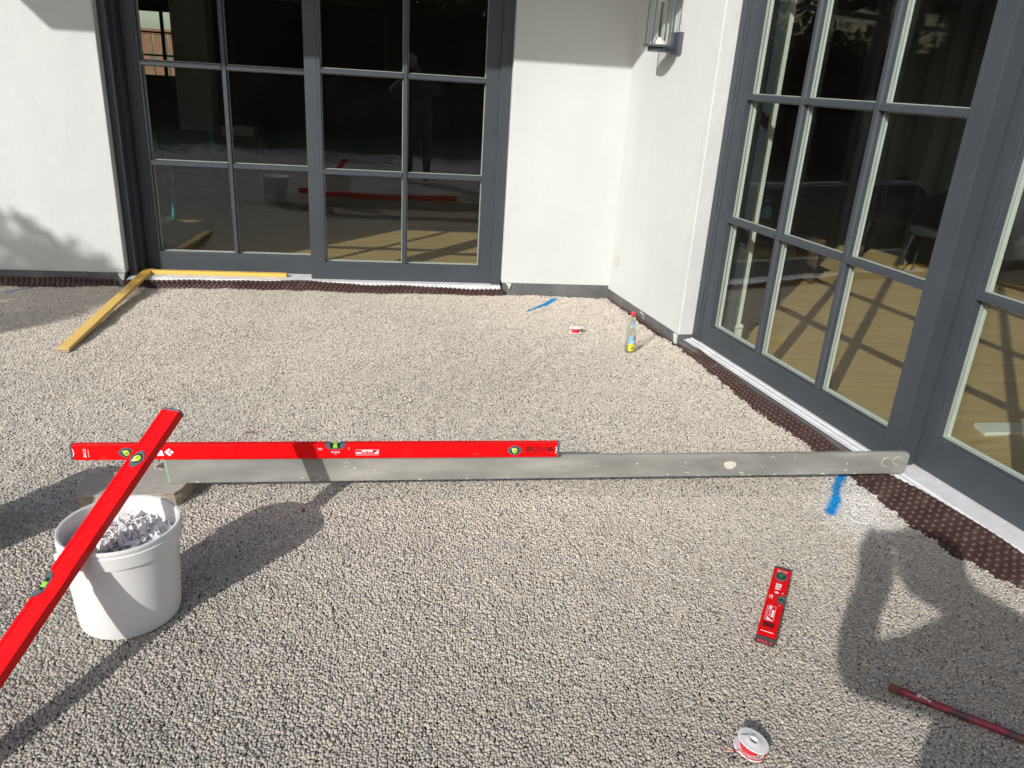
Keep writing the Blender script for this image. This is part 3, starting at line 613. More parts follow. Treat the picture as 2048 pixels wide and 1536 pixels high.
# ------------------------------------------------------------------ levels and straightedge
def oval(cx, cz, a, b, n=20): return [(cx + a*math.cos(2*PI*k/n), cz + b*math.sin(2*PI*k/n)) for k in range(n)]
def eye(cx, cz, a, b, n=24):
    o = []
    for k in range(n):
        t = 2*PI*k/n; rr = 1/((abs(math.cos(t))**1.5 + abs(math.sin(t))**1.5)**(1/1.5)); o.append((cx + a*rr*math.cos(t), cz + b*rr*math.sin(t)))
    return o
def level(label, L, hgt=.060, th=.026, vials=(), mid=None, mid_w=.040, capcol='grey'):
    """x along, front face at y=0 looking to -y, z from 0 to hgt"""
    t = empty('spirit_level', label, 'spirit level')
    pr = [(0, 0), (L, 0), (L, hgt)]
    if mid is not None:
        a = mid_w; pr += [(mid + a, hgt), (mid + a*.82, hgt - .014), (mid + a*.5, hgt - .022), (mid - a*.5, hgt - .022), (mid - a*.82, hgt - .014), (mid - a, hgt)]
    pr += [(0, hgt)]
    MB().prism(pr, 0, th).build('body', M['red'], t, bevel=.0016)
    def strip(a, b):
        q = MB()
        q.box(a, b, -.0016, .001, .0012, .0085); q.box(a, b, -.0016, .001, hgt - .0095, hgt - .0012)
        return q
    if mid is None: strip(.004, L - .004).build('edge_rib', M['red'], t)
    else:
        strip(.004, mid - mid_w - .002).build('edge_rib', M['red'], t); strip(mid + mid_w + .002, L - .004).build('edge_rib', M['red'], t)
        # middle vial block in the notch
        vb = MB(); a = mid_w
        for s in (-1, 1):
            vb.prism([(mid + s*a*.97, hgt - .0005), (mid + s*a*.80, hgt - .0135), (mid + s*a*.5, hgt - .0215), (mid + s*a*.46, hgt - .0215), (mid + s*a*.46, hgt - .0005)][::s], -.0012, th + .001)
        vb.box(mid - a*.459, mid + a*.459, .0004, th - .0004, hgt - .0218, hgt - .018)
        h_ = vb.build('vial_housing', M['grey_plastic'], t)
        g = MB(); g.box(mid - a*.2, mid + a*.2, .001, th - .001, hgt - .0178, hgt - .004); g.build('vial', M['vial_green'] if capcol == 'grey' else M['vial_deep'], h_, bevel=.002)
        g = MB(); g.box(mid - a*.455, mid - a*.205, .002, th - .002, hgt - .0178, hgt - .005); g.box(mid + a*.205, mid + a*.455, .002, th - .002, hgt - .0178, hgt - .005); g.build('vial_end', M['vial_dark'], h_)
    for (x, ang) in vials:
        h_ = MB().prism(eye(x, hgt*.5, .030, .0215), -.0022, .003).build('vial_housing', M['grey_plastic'], t, bevel=.0008)
        MB().prism(oval(x, hgt*.5, .0155, .0150), -.0029, -.0019).build('vial_window', M['vial_dark'], h_)
        MB().prism(oval(x, hgt*.5, .0105, .0118), -.0042, -.0026).build('vial', M['vial_yellow'] if capcol == 'grey' else M['vial_deep'], h_, bevel=.001)
        MB().prism(oval(x + .001, hgt*.5 - .001, .0062, .0060, 12), -.0052, -.0040).build('bubble', M['vial_green'] if capcol == 'grey' else M['vial_mid'], h_, bevel=.001)
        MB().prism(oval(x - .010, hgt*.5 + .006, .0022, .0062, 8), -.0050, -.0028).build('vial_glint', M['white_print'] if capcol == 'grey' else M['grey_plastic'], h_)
    for s, x in ((-1, 0), (1, L)):
        cp = MB(); a, b = sorted((x - s*.0005, x + s*.008)); cp.box(a, b, -.0006, th + .0006, -.0006, hgt + .0006)
        c_ = cp.build('end_cap', M['black_rubber'] if capcol == 'black' else M['grey_plastic'], t, bevel=.002)
        a, b = sorted((x + s*.0082, x + s*.0092)); MB().box(a, b, .004, th - .004, .006, hgt - .006).build('cap_insert', M['red_dark'] if capcol == 'grey' or s < 0 else M['black_rubber'], c_, bevel=.0004)
    return t
RX = (PI/2, 0, 0)
def barcode(t, x0, x1, z0, z1, mt, seed=3, y=-.0006):
    rs = random.Random(seed); b = MB(); x = x0
    while x < x1: w_ = rs.choice((.0008, .0014, .002)); b.box(x, min(x + w_, x1), y - .0002, y, z0, z1); x += w_ + rs.choice((.0007, .0012))
    b.build('barcode', mt, t)
def sticker(t, x0, z0, w_, h_, y=-.0005):
    """little box of white icons with a rule under it"""
    b = MB(); e = .0009; Y1, Y2 = y - .0003, y
    b.box(x0, x0 + w_, Y1, Y2, z0, z0 + e); b.box(x0, x0 + w_, Y1, Y2, z0 + h_ - e, z0 + h_); b.box(x0, x0 + e, Y1, Y2, z0 + e, z0 + h_ - e); b.box(x0 + w_ - e, x0 + w_, Y1, Y2, z0 + e, z0 + h_ - e)
    c = w_/4
    b.box(x0 + .002, x0 + c - .001, Y1, Y2, z0 + .002, z0 + h_*.45)
    for k in (1, 2): b.box(x0 + c*k + .001, x0 + c*(k+1) - .001, Y1, Y2, z0 + h_*.52, z0 + h_ - .002); b.box(x0 + c*k + .002, x0 + c*(k+1) - .002, Y1, Y2, z0 + h_*.25, z0 + h_*.33)
    b.prism([(x0 + c*3 + .002, z0 + .002), (x0 + w_ - .002, z0 + .002), (x0 + w_ - .002, z0 + h_ - .002)], Y1, Y2)
    b.box(x0, x0 + w_, Y1, Y2, z0 - .0045, z0 - .0035)
    b.build('icon_label', M['white_print'], t)
def diamond(t, x, z, r, mt, y=-.0006):
    b = MB()
    b.prism([(x - r, z), (x, z - r), (x + r*.42, z - r*.58), (x - r*.16, z), (x + r*.42, z + r*.58), (x, z + r)], y - .0003, y)
    b.prism([(x + r*.55, z - r*.45), (x + r, z), (x + r*.55, z + r*.45), (x + r*.1, z)], y - .0003, y)
    b.build('logo', mt, t)

l1 = level('long red spirit level standing on top of the grey straightedge', 1.775, vials=((.185, PI/2), (1.606, PI/2)), mid=.925)
l1.location = (-1.172, 2.674, .1635); l1.rotation_euler = (0, math.radians(-.12), math.radians(.05))
text('sola', .046, M['white_print'], l1, (.312, -.0012, .018), RX, sx=1.25, bold=.0013, align='RIGHT')
diamond(l1, .331, .031, .0165, M['white_print'], -.0009)
text('BIG X 3', .013, M['white_print'], l1, (.046, -.0006, .012), (PI/2, -PI/2, 0), bold=.0003)
text('www.sola.at', .006, M['white_print'], l1, (.056, -.0006, .012), (PI/2, -PI/2, 0))
text('FOCUS', .010, M['white_print'], l1, (.925, -.0006, .0235), RX, align='CENTER', bold=.0002)
text('60', .006, M['white_print'], l1, (.925, -.0006, .0165), RX, align='CENTER')
text('XV', .012, M['white_print'], l1, (.862, -.0006, .036), RX, bold=.0002); text('1', .014, M['white_print'], l1, (.972, -.0006, .037), RX, bold=.0002)
sticker(l1, 1.000, .018, .086, .019)
lb = MB(); x, z = 1.652, .026
lb.box(x, x + .019, -.0009, -.0006, z, z + .019); lb.build('logo_box', M['black_print'], l1)
lb = MB(); lb.prism([(x + .005, z + .004), (x + .008, z + .004), (x + .0145, z + .0155), (x + .0115, z + .0155)], -.0012, -.00095); lb.prism([(x + .0035, z + .009), (x + .0055, z + .012), (x + .006, z + .015), (x + .0035, z + .0155)], -.0012, -.00095); lb.build('logo_mark', M['red'], l1)
text('KARL DAHM', .0125, M['black_print'], l1, (1.674, -.0006, .0362), RX, bold=.0003, sx=1.12)
text('FLIESENWERKZEUGE', .0075, M['black_print'], l1, (1.674, -.0006, .0275), RX, bold=.0003, sx=1.08)
text('Ludwigstr. 5   83358 Seebruck   Tel. 08667', .0048, M['black_print'], l1, (1.652, -.0006, .0185), RX, bold=.0001)
text('www.dahm-werkzeuge.de', .0048, M['black_print'], l1, (1.652, -.0006, .0125), RX, bold=.0001)
barcode(l1, 1.7385, 1.762, .026, .036, M['black_print'])
# pale hand-hold crescents in the end caps
for x, s in ((.0035, 1), (1.7695, 1)):
    MB().prism([(x - .004, .014), (x + .001, .020), (x + .0035, .030), (x + .002, .042), (x - .003, .049), (x - .0005, .036), (x - .001, .026)], -.0016, -.0007).build('cap_grip', M['white_print'], l1)

F2 = Vector((-.689, 2.262, .535)); D2 = Vector((-0.31468347, -0.83345499, -0.45423243)).normalized()
l2 = level('red spirit level leaning across the white bucket with its lower end on the gravel', 1.2, vials=((1.014, PI/2), (.19, PI/2)), mid=.610)
# local x = D2 (down), local -y (front face) = upwards, local z = across
wv = Vector((D2.y, -D2.x, 0)).normalized()                    # horizontal, to the left seen along D2 reversed
wv = -wv if wv.x > 0 else wv
up = D2.cross(wv).normalized(); up = up if up.z > 0 else -up
roll = math.radians(0)
zax = wv; yax = zax.cross(-D2)
if yax.dot(up) > 0: pass
R3 = Matrix((-D2, yax, zax)).transposed()
print('l2 det', R3.determinant(), 'yax', yax)
l2.rotation_euler = R3.to_euler(); l2.location = F2 + D2*1.2 - zax*.030 - Vector(yax)*.013
l2_side = yax.z

se = empty('straightedge', 'long weathered aluminium straightedge lying on edge across the terrace', 'straightedge', (-.868, 2.683, .061), (0, math.radians(-.06), math.atan2(.022, 3.0)))
SL = 3.003
pf = [(0, 0), (SL - .022, 0), (SL - .008, .004), (SL, .016), (SL + .003, .084), (SL - .004, .096), (SL - .016, .1), (0, .1)]
MB().prism(pf, 0, .018).build('bar', M['alu'], se, bevel=.0015)
MB().prism([(.012, -.0005), (.016, 0), (.008, .1005), (.004, .1005)], -.0006, .0002).build('green_mark', M['green_tape'], se)
bb = MB(); bb.prism([(2.205 + .026*math.cos(a)*(1 + .12*math.sin(3*a)), .050 + .019*math.sin(a)*(1 + .1*math.cos(2*a))) for a in np.linspace(0, 2*PI, 16)[:-1]], -.003, 0.001); bb.build('mortar_blob', M['cement'], se, bevel=.001)
for cx, cz, r in ((2.905, .055, .022), (2.952, .062, .018)):
    ring = [(cx + r*math.cos(a), -.0004, cz + r*math.sin(a)) for a in np.linspace(.3, 2.2*PI*.72, 16)]
    MB().tube(ring, .0011, 5).build('mortar_ring', M['cement'], se)
MB().tube([(.66 + .011*math.cos(a), -.0004, .072 + .009*math.sin(a)) for a in np.linspace(0, 2*PI, 12)[:-1]], .001, 5, closed=True).build('mortar_ring', M['cement'], se)
rs = random.Random(4)
for k in range(34):
    x = rs.uniform(.1, 2.85); z = rs.choice((rs.uniform(.004, .02), rs.uniform(.03, .09), .004)); a = rs.uniform(.003, .012); b = rs.uniform(.0012, .004)
    MB().prism([(x + a*math.cos(t)*rs.uniform(.6, 1.1), z + b*math.sin(t)*rs.uniform(.6, 1.1)) for t in np.linspace(0, 2*PI, 9)[:-1]], -.0012, .0003).build('mortar_splash', M['cement'], se)

l3 = level('short red spirit level lying flat on the gravel at the lower right', .405, hgt=.056, th=.024, vials=((.052, 0.0),), mid=.188, mid_w=.026, capcol='black')
# lying on its back: front face up; x runs from far end towards camera
a3 = Vector((1.296, 2.092, 0)); b3 = Vector((1.078, 1.751, 0)); dx = (b3 - a3).normalized(); zx = Vector((0, 0, 1)).cross(dx)  # z axis across
zx = -zx if zx.x < 0 else zx
yx = zx.cross(dx)
print('l3 y', yx)
R4 = Matrix((dx, yx, zx)).transposed(); l3.rotation_euler = (Matrix.Rotation(math.radians(1.2), 3, dx.cross(Vector((0, 0, 1)))) @ R4).to_euler()
l3.location = a3 - zx*.028 + Vector((0, 0, .031))
M3 = M['white_print']; q3 = (PI/2, PI, 0)
text('SOLA', .024, M3, l3, (.098, -.0008, .0195), RX, bold=.0010, sx=.66)
diamond(l3, .155, .027, .008, M3, -.0008)
text('20', .010, M3, l3, (.146, -.0008, .044), RX, bold=.0003); text('1', .011, M3, l3, (.222, -.0008, .042), RX, bold=.0003)
text('BIG X', .008, M3, l3, (.176, -.0008, .013), RX, bold=.0003)
text('SOLA.AT', .005, M3, l3, (.176, -.0008, .007), RX)
text('Made in Austria', .006, M3, l3, (.018, -.0008, .012), (PI/2, -PI/2, 0), bold=.0002)
text('ISO 9001', .0045, M3, l3, (.024, -.0008, .014), (PI/2, -PI/2, 0))
sticker(l3, .238, .015, .082, .022)
barcode(l3, .330, .356, .010, .044, M['black_print'], 9)
MB().box(.3795, .3809, -.0011, .001, .002, .054).build('cap_seam', M['white_print'], l3)
o_ = text('SOLA', .0125, M['red_print'], l3, (0, 0, 0), bold=.0006); o_.matrix_local = Matrix(((0, 0, 1, .4150), (0, -1, 0, .0165), (1, 0, 0, .006), (0, 0, 0, 1)))
d_3 = MB(); d_3.prism([(.0115, .041), (.0165, .046), (.0115, .051), (.0065, .046)], .4143, .4152, 'x'); d_3.build('logo', M['red_print'], l3)

# ------------------------------------------------------------------ slab, battens
sl = empty('paving_slab', 'broken piece of concrete paving slab under the left end of the straightedge', 'paving slab')
top = [(-1.172, 2.70), (-1.162, 2.640), (-1.150, 2.600), (-1.06, 2.605), (-.96, 2.607), (-.865, 2.612), (-.822, 2.622), (-.806, 2.645), (-.796, 2.69), (-.775, 2.80), (-.95, 2.795), (-1.155, 2.775), (-1.176, 2.74)]
def slabmesh():
    rs = random.Random(5); n = len(top); c = Vector((-.97, 2.7))
    def ring(k, sc, z, j): return [((c + (Vector(p) - c)*sc + Vector((rs.uniform(-j, j), rs.uniform(-j, j)))).to_tuple() + (z + rs.uniform(-j, j)*.4,)) for p in top]
    dens = []
    for i in range(n):
        a, b = Vector(top[i]), Vector(top[(i+1) % n]); m_ = max(1, int((b - a).length/.018))
        for k in range(m_): dens.append(tuple(a + (b - a)*k/m_))
    N_ = len(dens)
    levels = [(1.0, .058, 0), (1.003, .055, .0008), (.985, .046, .005), (1.0, .030, .004), (1.006, .014, .004), (1.0, -.004, .003)]
    v = []; f = []
    for sc, z, j in levels:
        for p in dens: d = Vector(p) - c; v.append((c.x + d.x*sc + rs.uniform(-j, j), c.y + d.y*sc + rs.uniform(-j, j), z + rs.uniform(-j, j)*.4))
    f.append(tuple(range(N_)))
    for l in range(len(levels) - 1):
        for i in range(N_): f.append((l*N_ + i, (l+1)*N_ + i, (l+1)*N_ + (i+1) % N_, l*N_ + (i+1) % N_))
    fm = [0] + [0]*N_ + [1]*(len(f) - 1 - N_)
    o = new('slab_body', v, f, None, sl, mats=[M['slab'], M['slab_core']], fm=fm)
    bm = bmesh.new(); bm.from_mesh(o.data); bmesh.ops.recalc_face_normals(bm, faces=bm.faces); bm.to_mesh(o.data); bm.free()
slabmesh()

def batten(name, label, a, b, w_, th):
    a, b = Vector(a), Vector(b); d = (b - a); L = d.length; t = empty(name, label, 'batten', a, d.to_track_quat('X', 'Z').to_euler())
    MB().box(0, L, -w_/2, w_/2, 0, th).build('batten_body', M['yellow'], t, bevel=.002)
    for x in (0, L): MB().box(x - .0006 if x == 0 else x, x if x == 0 else x + .0006, -w_/2 + .002, w_/2 - .002, .002, th - .002).build('cut_end', M['rawwood'], t)
    return t
batten('wooden_batten', 'yellow wooden batten slanting from the gravel up onto the back door sill', (-1.832, 4.270, .004), (-1.848, 5.905, .058), .062, .022)
batten('wooden_batten', 'yellow wooden batten lying along the sill in front of the back door', (-1.812, 5.856, .0545), (-.862, 5.862, .0545), .040, .026)

# ------------------------------------------------------------------ buckets
def bucket(label, cx, cy, A, B, phi, h, k, lid=False, group=None):
    t = empty('bucket', label, 'bucket', (cx, cy, 0), (0, 0, phi), group); n = 56
    b = MB(); th = .0022; hb = h - .052
    def r(z): return k + (1 - k)*min(1, z/h)*.985
    prof = [(r(0)*.93, .0), (r(0)*.985, .004), (r(0), .012)] + [(r(z), z) for z in (.06, .12, .18, h - .055)] + [(.992, h - .03), (1.0, h - .006), (1.006, h - .002), (1.0, h)]
    inn = [(.982, h - .0005), (.972, h - .006)] + [(r(z) - .018, z) for z in (.2, .12, .06)] + [(r(0) - .02, .012), (.02, .010)]
    b.lathe([(q*1.0, z) for q, z in prof + inn], n, sx=A, sy=B, cap=True)
    b.build('bucket_body', M['bucket'], t, smooth=True, auto=True)
    c = MB()   # skirt band below the rim: stands proud, steps in at top
    c.lathe([(.996, h - .056), (1.030, h - .057), (1.034, h - .053), (1.040, h - .020), (1.042, h - .0185), (1.024, h - .0165), (1.024, h - .011), (1.034, h - .009), (1.034, h - .004), (1.026, h + .0015), (1.004, h + .001)], n, sx=A, sy=B, cap=False)
    c.build('rim_band', M['bucket'], t, smooth=True, auto=True)
    w_ = MB(); s = []
    for i in range(25):     # wire handle folded down along the front
        a = PI*.985 - PI*.97*i/24
        s.append((A*1.06*math.cos(a), B*1.06*math.sin(a), h - .045 - .030*math.sin(a)))
    w_.tube(s, .0022, 7); hd = w_.build('handle', M['wire'], t, smooth=True)
    for sgn in (-1, 1): MB().lathe([(.0, 0), (.012, 0), (.012, .006), (.008, .010), (0, .010)], 14).build('handle_lug', M['bucket'], t, smooth=True).matrix_local = Matrix.Translation((sgn*A*1.035, 0, h - .045)) @ Matrix.Rotation(sgn*PI/2, 4, 'Y')
    if lid:
        MB().lathe([(1.045, h - .012), (1.05, h + .004), (1.03, h + .008), (.98, h + .004), (0.01, h + .004)], n, sx=A, sy=B).build('lid', M['bucket'], t, smooth=True, auto=True)
        lb_ = MB(); v = []; m_ = 14
        for i in range(m_ + 1):
            a = .5 + .45*i/m_
            for z in (.10, .17): v.append((A*(r(z) + .006)*math.cos(a), B*(r(z) + .006)*math.sin(a), z))
        lb_.add(v, [(2*i, 2*i+2, 2*i+3, 2*i+1) for i in range(m_)]).build('label_print', M['label_blue'], t)
    return t
BK = (-.790, 2.016)
bucket('open white plastic bucket full of white clips with a level across it', BK[0], BK[1], .156, .149, .63, .303, .885)
bucket('lidded white plastic bucket left of the picture, seen mirrored in the glass', -1.50, 2.33, .155, .15, .3, .29, .88, lid=True)

def clips():
    meshes = []
    def wedge():
        b = MB(); b.prism([(-.026, 0), (.026, 0), (.026, .003), (-.020, .013), (-.026, .013)], -.007, .007); b.box(-.024, .018, -.009, -.0071, 0, .004); return b
    def clipm():
        b = MB(); b.box(-.016, .016, -.012, .012, 0, .0015); b.prism([(-.012, .0015), (.012, .0015), (.010, .036), (-.010, .036)], -.0008, .0008); b.box(-.012, .012, -.0035, -.0009, .030, .036); return b
    def stick():
        b = MB(); b.box(-.028, .028, -.0035, .0035, 0, .003); b.box(-.028, -.018, -.0034, .0034, .0031, .010); return b
    def curl():
        b = MB(); b.tube([(.018*math.cos(a), .012*math.sin(a), .002*a) for a in np.linspace(0, 4.2, 9)], .0024, 6); return b
    for fn, nm in ((wedge, 'wedge'), (clipm, 'clip'), (stick, 'stick'), (curl, 'curl')):
        b = fn(); me = bpy.data.meshes.new('levelling_clip'); me.from_pydata(b.v, [], b.f); me.materials.append(M['clip']); meshes.append(me)
    rs = random.Random(21); c, s = math.cos(.63), math.sin(.63)
    # bulk of the heap as one mass, a rough surface of the same pieces joined
    big = MB()
    def pose(scale=.74):
        return Matrix.Rotation(rs.uniform(0, 2*PI), 4, 'Z') @ Matrix.Rotation(rs.gauss(0, .75), 4, 'X') @ Matrix.Rotation(rs.gauss(0, .7), 4, 'Y') @ Matrix.Scale(scale, 4)
    def spot(rmax):
        rr = math.sqrt(rs.random())*rmax; a = rs.uniform(0, 2*PI); x, y = rr*math.cos(a)*.146, rr*math.sin(a)*.139
        return (BK[0] + x*c - y*s, BK[1] + x*s + y*c), rr
    for k in range(620):
        (x, y), rr = spot(.90); z = .226 + .020*(1 - rr) + rs.uniform(-.02, .012)
        me = rs.choice(meshes); mm = Matrix.Translation((x, y, z)) @ pose(.72)
        big.add([mm @ v.co for v in me.vertices], [tuple(p.vertices) for p in me.polygons])
    big.lathe([(.01, .205), (.5, .203), (.93, .196), (.93, .19)], 40, (0, 0, 0), cap=True, sx=.001, sy=.001)
    o = big.build('clip_heap', M['clip']); tag(o, 'heap of small white plastic clips filling the bucket', kind='stuff')
    d = MB(); d.lathe([(.002, .240), (.5, .237), (.95, .226), (.95, .18)], 40, sx=.148, sy=.141); f = d.build('heap_filling', M['clip'], o); f.location = (BK[0], BK[1], 0); f.rotation_euler = (0, 0, .63)
    for k in range(170):
        (x, y), rr = spot(.86); me = rs.choice(meshes)
        o = bpy.data.objects.new('levelling_clip', me); COL.objects.link(o)
        o.matrix_world = Matrix.Translation((x, y, .242 + .02*(1 - rr) + rs.uniform(-.006, .012))) @ pose()
        tag(o, 'small white plastic levelling clip on top of the heap in the bucket', 'clip', 'levelling clips heaped in the bucket')
clips()

# ------------------------------------------------------------------ spools of string, bottle, rod
def spool(label, loc, rot, r=.041, h=.030):
    t = empty('string_spool', label, 'spool', loc, rot)
    for z in (0, h - .003):
        MB().lathe([(.011, z), (r - .001, z), (r, z + .001), (r, z + .002), (r - .001, z + .003), (.020, z + .003), (.017, z + .0042 if z else z + .003), (.011, z + .0042 if z else z + .003), (.011, z)], 40, cap=False).build('flange', M['milky'], t, auto=True)
    MB().lathe([(.0105, .0032), (.0105, h - .0032), (.012, h - .0032), (.012, .0032), (.0105, .0032)], 20, cap=False).build('core', M['milky'], t, auto=True)
    prof = [(.0125, .0034)] + [(.0235 + .0009*(k % 2), .0036 + (h - .0072)*k/20) for k in range(21)] + [(.0125, h - .0034)]
    MB().lathe(prof, 36, cap=False).build('string', M['string'], t, smooth=True)
    return t
s1 = spool('white spool of red string in the foreground at the bottom right', (.872, 1.383, .0035), (math.radians(7), math.radians(13), .4))
# loose turns of string and printed label
MB().tube([(.030*math.cos(a) - .004, .030*math.sin(a) - .003, .006 + .004*math.sin(2*a)) for a in np.linspace(PI*1.0, PI*1.85, 14)], .0008, 5).build('loose_string', M['string'], s1)
MB().tube([(-.040, -.006, .010), (-.036, -.024, .005), (-.016, -.039, .006), (.004, -.042, .007), (.024, -.036, .012), (.030, -.028, .022), (.026, -.022, .029)], .0008, 5).build('loose_string', M['string'], s1)
MB().tube([(-.040, -.006, .010), (-.050, .004, .004), (-.062, .008, .001), (-.072, .020, .002), (-.078, .018, .003)], .0008, 5).build('loose_string', M['string'], s1)
text('MAURERSCHNUR', .0052, M['black_rubber'], s1, (-.022, .022, .0305), (0, 0, -.25), bold=.0001); text('100 m', .0052, M['black_rubber'], s1, (.004, .0135, .0305), (0, 0, -.25), bold=.0001)
s2 = spool('white spool of red string standing on the gravel beside the bottle', (1.126, 4.775, .005), (math.radians(-2), math.radians(2), 1.0), r=.043, h=.036)

def bottle():
    t = empty('glass_bottle', 'clear glass lemonade bottle with red cap and yellow-blue label', 'bottle', (1.392, 4.420, -.004), (0, 0, 0))
    r = .031
    prof = [(.012, .004), (.026, 0), (.030, .004), (r, .012), (r, .135), (.0300, .150), (.024, .172), (.0165, .195), (.0135, .215), (.0130, .238), (.0140, .240), (.0140, .246), (.0125, .2475), (.0115, .2475), (.0115, .22), (.0145, .195), (.022, .171), (.028, .149), (r - .002, .134), (r - .002, .013), (.024, .006), (.0, .008)]
    MB().lathe(prof, 36, cap=False).build('bottle_glass', M['clear'], t, smooth=True)
    MB().lathe([(.0, .0095), (.0235, .0085), (r - .0025, .015), (r - .0025, .040), (0, .040)], 30, cap=False).build('liquid', M['liquid'], t, smooth=True)
    MB().lathe([(.0155, .2405), (.0160, .244), (.0155, .257), (.013, .2605), (0, .261)], 28).build('cap', M['cap_red'], t, auto=True)
    def lab(nm, mt, z0, z1, a0, a1, rr0=None, e=.0006):
        v = []; m_ = 14
        for i in range(m_ + 1):
            a = a0 + (a1 - a0)*i/m_
            for z in (z0, z1):
                rr = np.interp(z, [.012, .135, .150, .172, .195, .215], [r, r, .030, .024, .0165, .0135]) + e; v.append((rr*math.cos(a), rr*math.sin(a), z))
        MB().add(v, [(2*i, 2*i+2, 2*i+3, 2*i+1) for i in range(m_)]).build(nm, mt, t, smooth=True)
    c = -PI/2 + .25
    lab('label', M['label_blue'], .066, .115, c - .75, c + .95); lab('label', M['label_yellow'], .020, .066, c - .75, c + .80)
    lab('label_badge', M['label_orange'], .095, .113, c + .05, c + .85, e=.0010); lab('label_badge', M['label_green'], .030, .046, c - .3, c + .3, e=.0010)
    lab('label_badge', M['white_print'], .072, .080, c - .3, c + .7, e=.0010)
    lab('neck_label', M['label_blue'], .172, .200, c - .4, c + .55); lab('neck_badge', M['label_orange'], .190, .199, c + .3, c + .9, e=.0010); lab('neck_badge', M['white_print'], .173, .186, c + .25, c + .85, e=.0011)
bottle()

rd = empty('steel_rod', 'rusty steel rod with worn red paint at the right picture edge', 'rod', (1.362, 1.556, .013), Vector((.258, -.205, -.001)).to_track_quat('X', 'Z').to_euler())
MB().tube([(x, .0006*math.sin(x*30), 0) for x in np.linspace(.022, .62, 24)], .0105, 14).build('rod_shaft', M['rod'], rd, smooth=True)
MB().tube([(-.001, 0, 0), (.004, 0, 0), (.024, 0, 0)], [.0098, .0118, .0118], 14).build('rod_tip', M['rust_end'], rd, smooth=True)
bl = MB(); rs = random.Random(8)
for k in range(7): x = .085 + rs.uniform(-.014, .016); a = rs.uniform(.6, 2.2); bl.lathe([(0, -.0015), (.004, -.001), (.0048, .0006), (.002, .0022), (0, .0024)], 7, (x, -.0098*math.cos(a)*.7, .0098*math.sin(a)), sx=1.2)
bl.build('mortar_splash', M['cement'], rd)
for (x, y, ln, a) in ((-.46, 2.30, .05, .3), (.30, 3.55, .03, 1.2), (-1.22, 3.63, .05, .2), (-.66, 3.25, .06, .4), (1.18, 4.95, .06, -.5)):
    d = Vector((math.cos(a), math.sin(a), 0)); z = float(hsurf(x, y)) + .007
    tag(MB().tube([(x, y, z), (x + d.x*ln*.5, y + d.y*ln*.5 + .004, z + .003), (x + d.x*ln, y + d.y*ln, z)], .0011, 5).build('twig', M['wet']), {-.46: 'tiny twig on the gravel right of the bucket', .30: 'tiny twig on the gravel behind the long level', -1.22: 'reddish twig on the gravel left of the crossed levels', -.66: 'reddish twig on the gravel just behind the long level', 1.18: 'thin twig on the gravel beyond the far spool'}[x], 'twig')

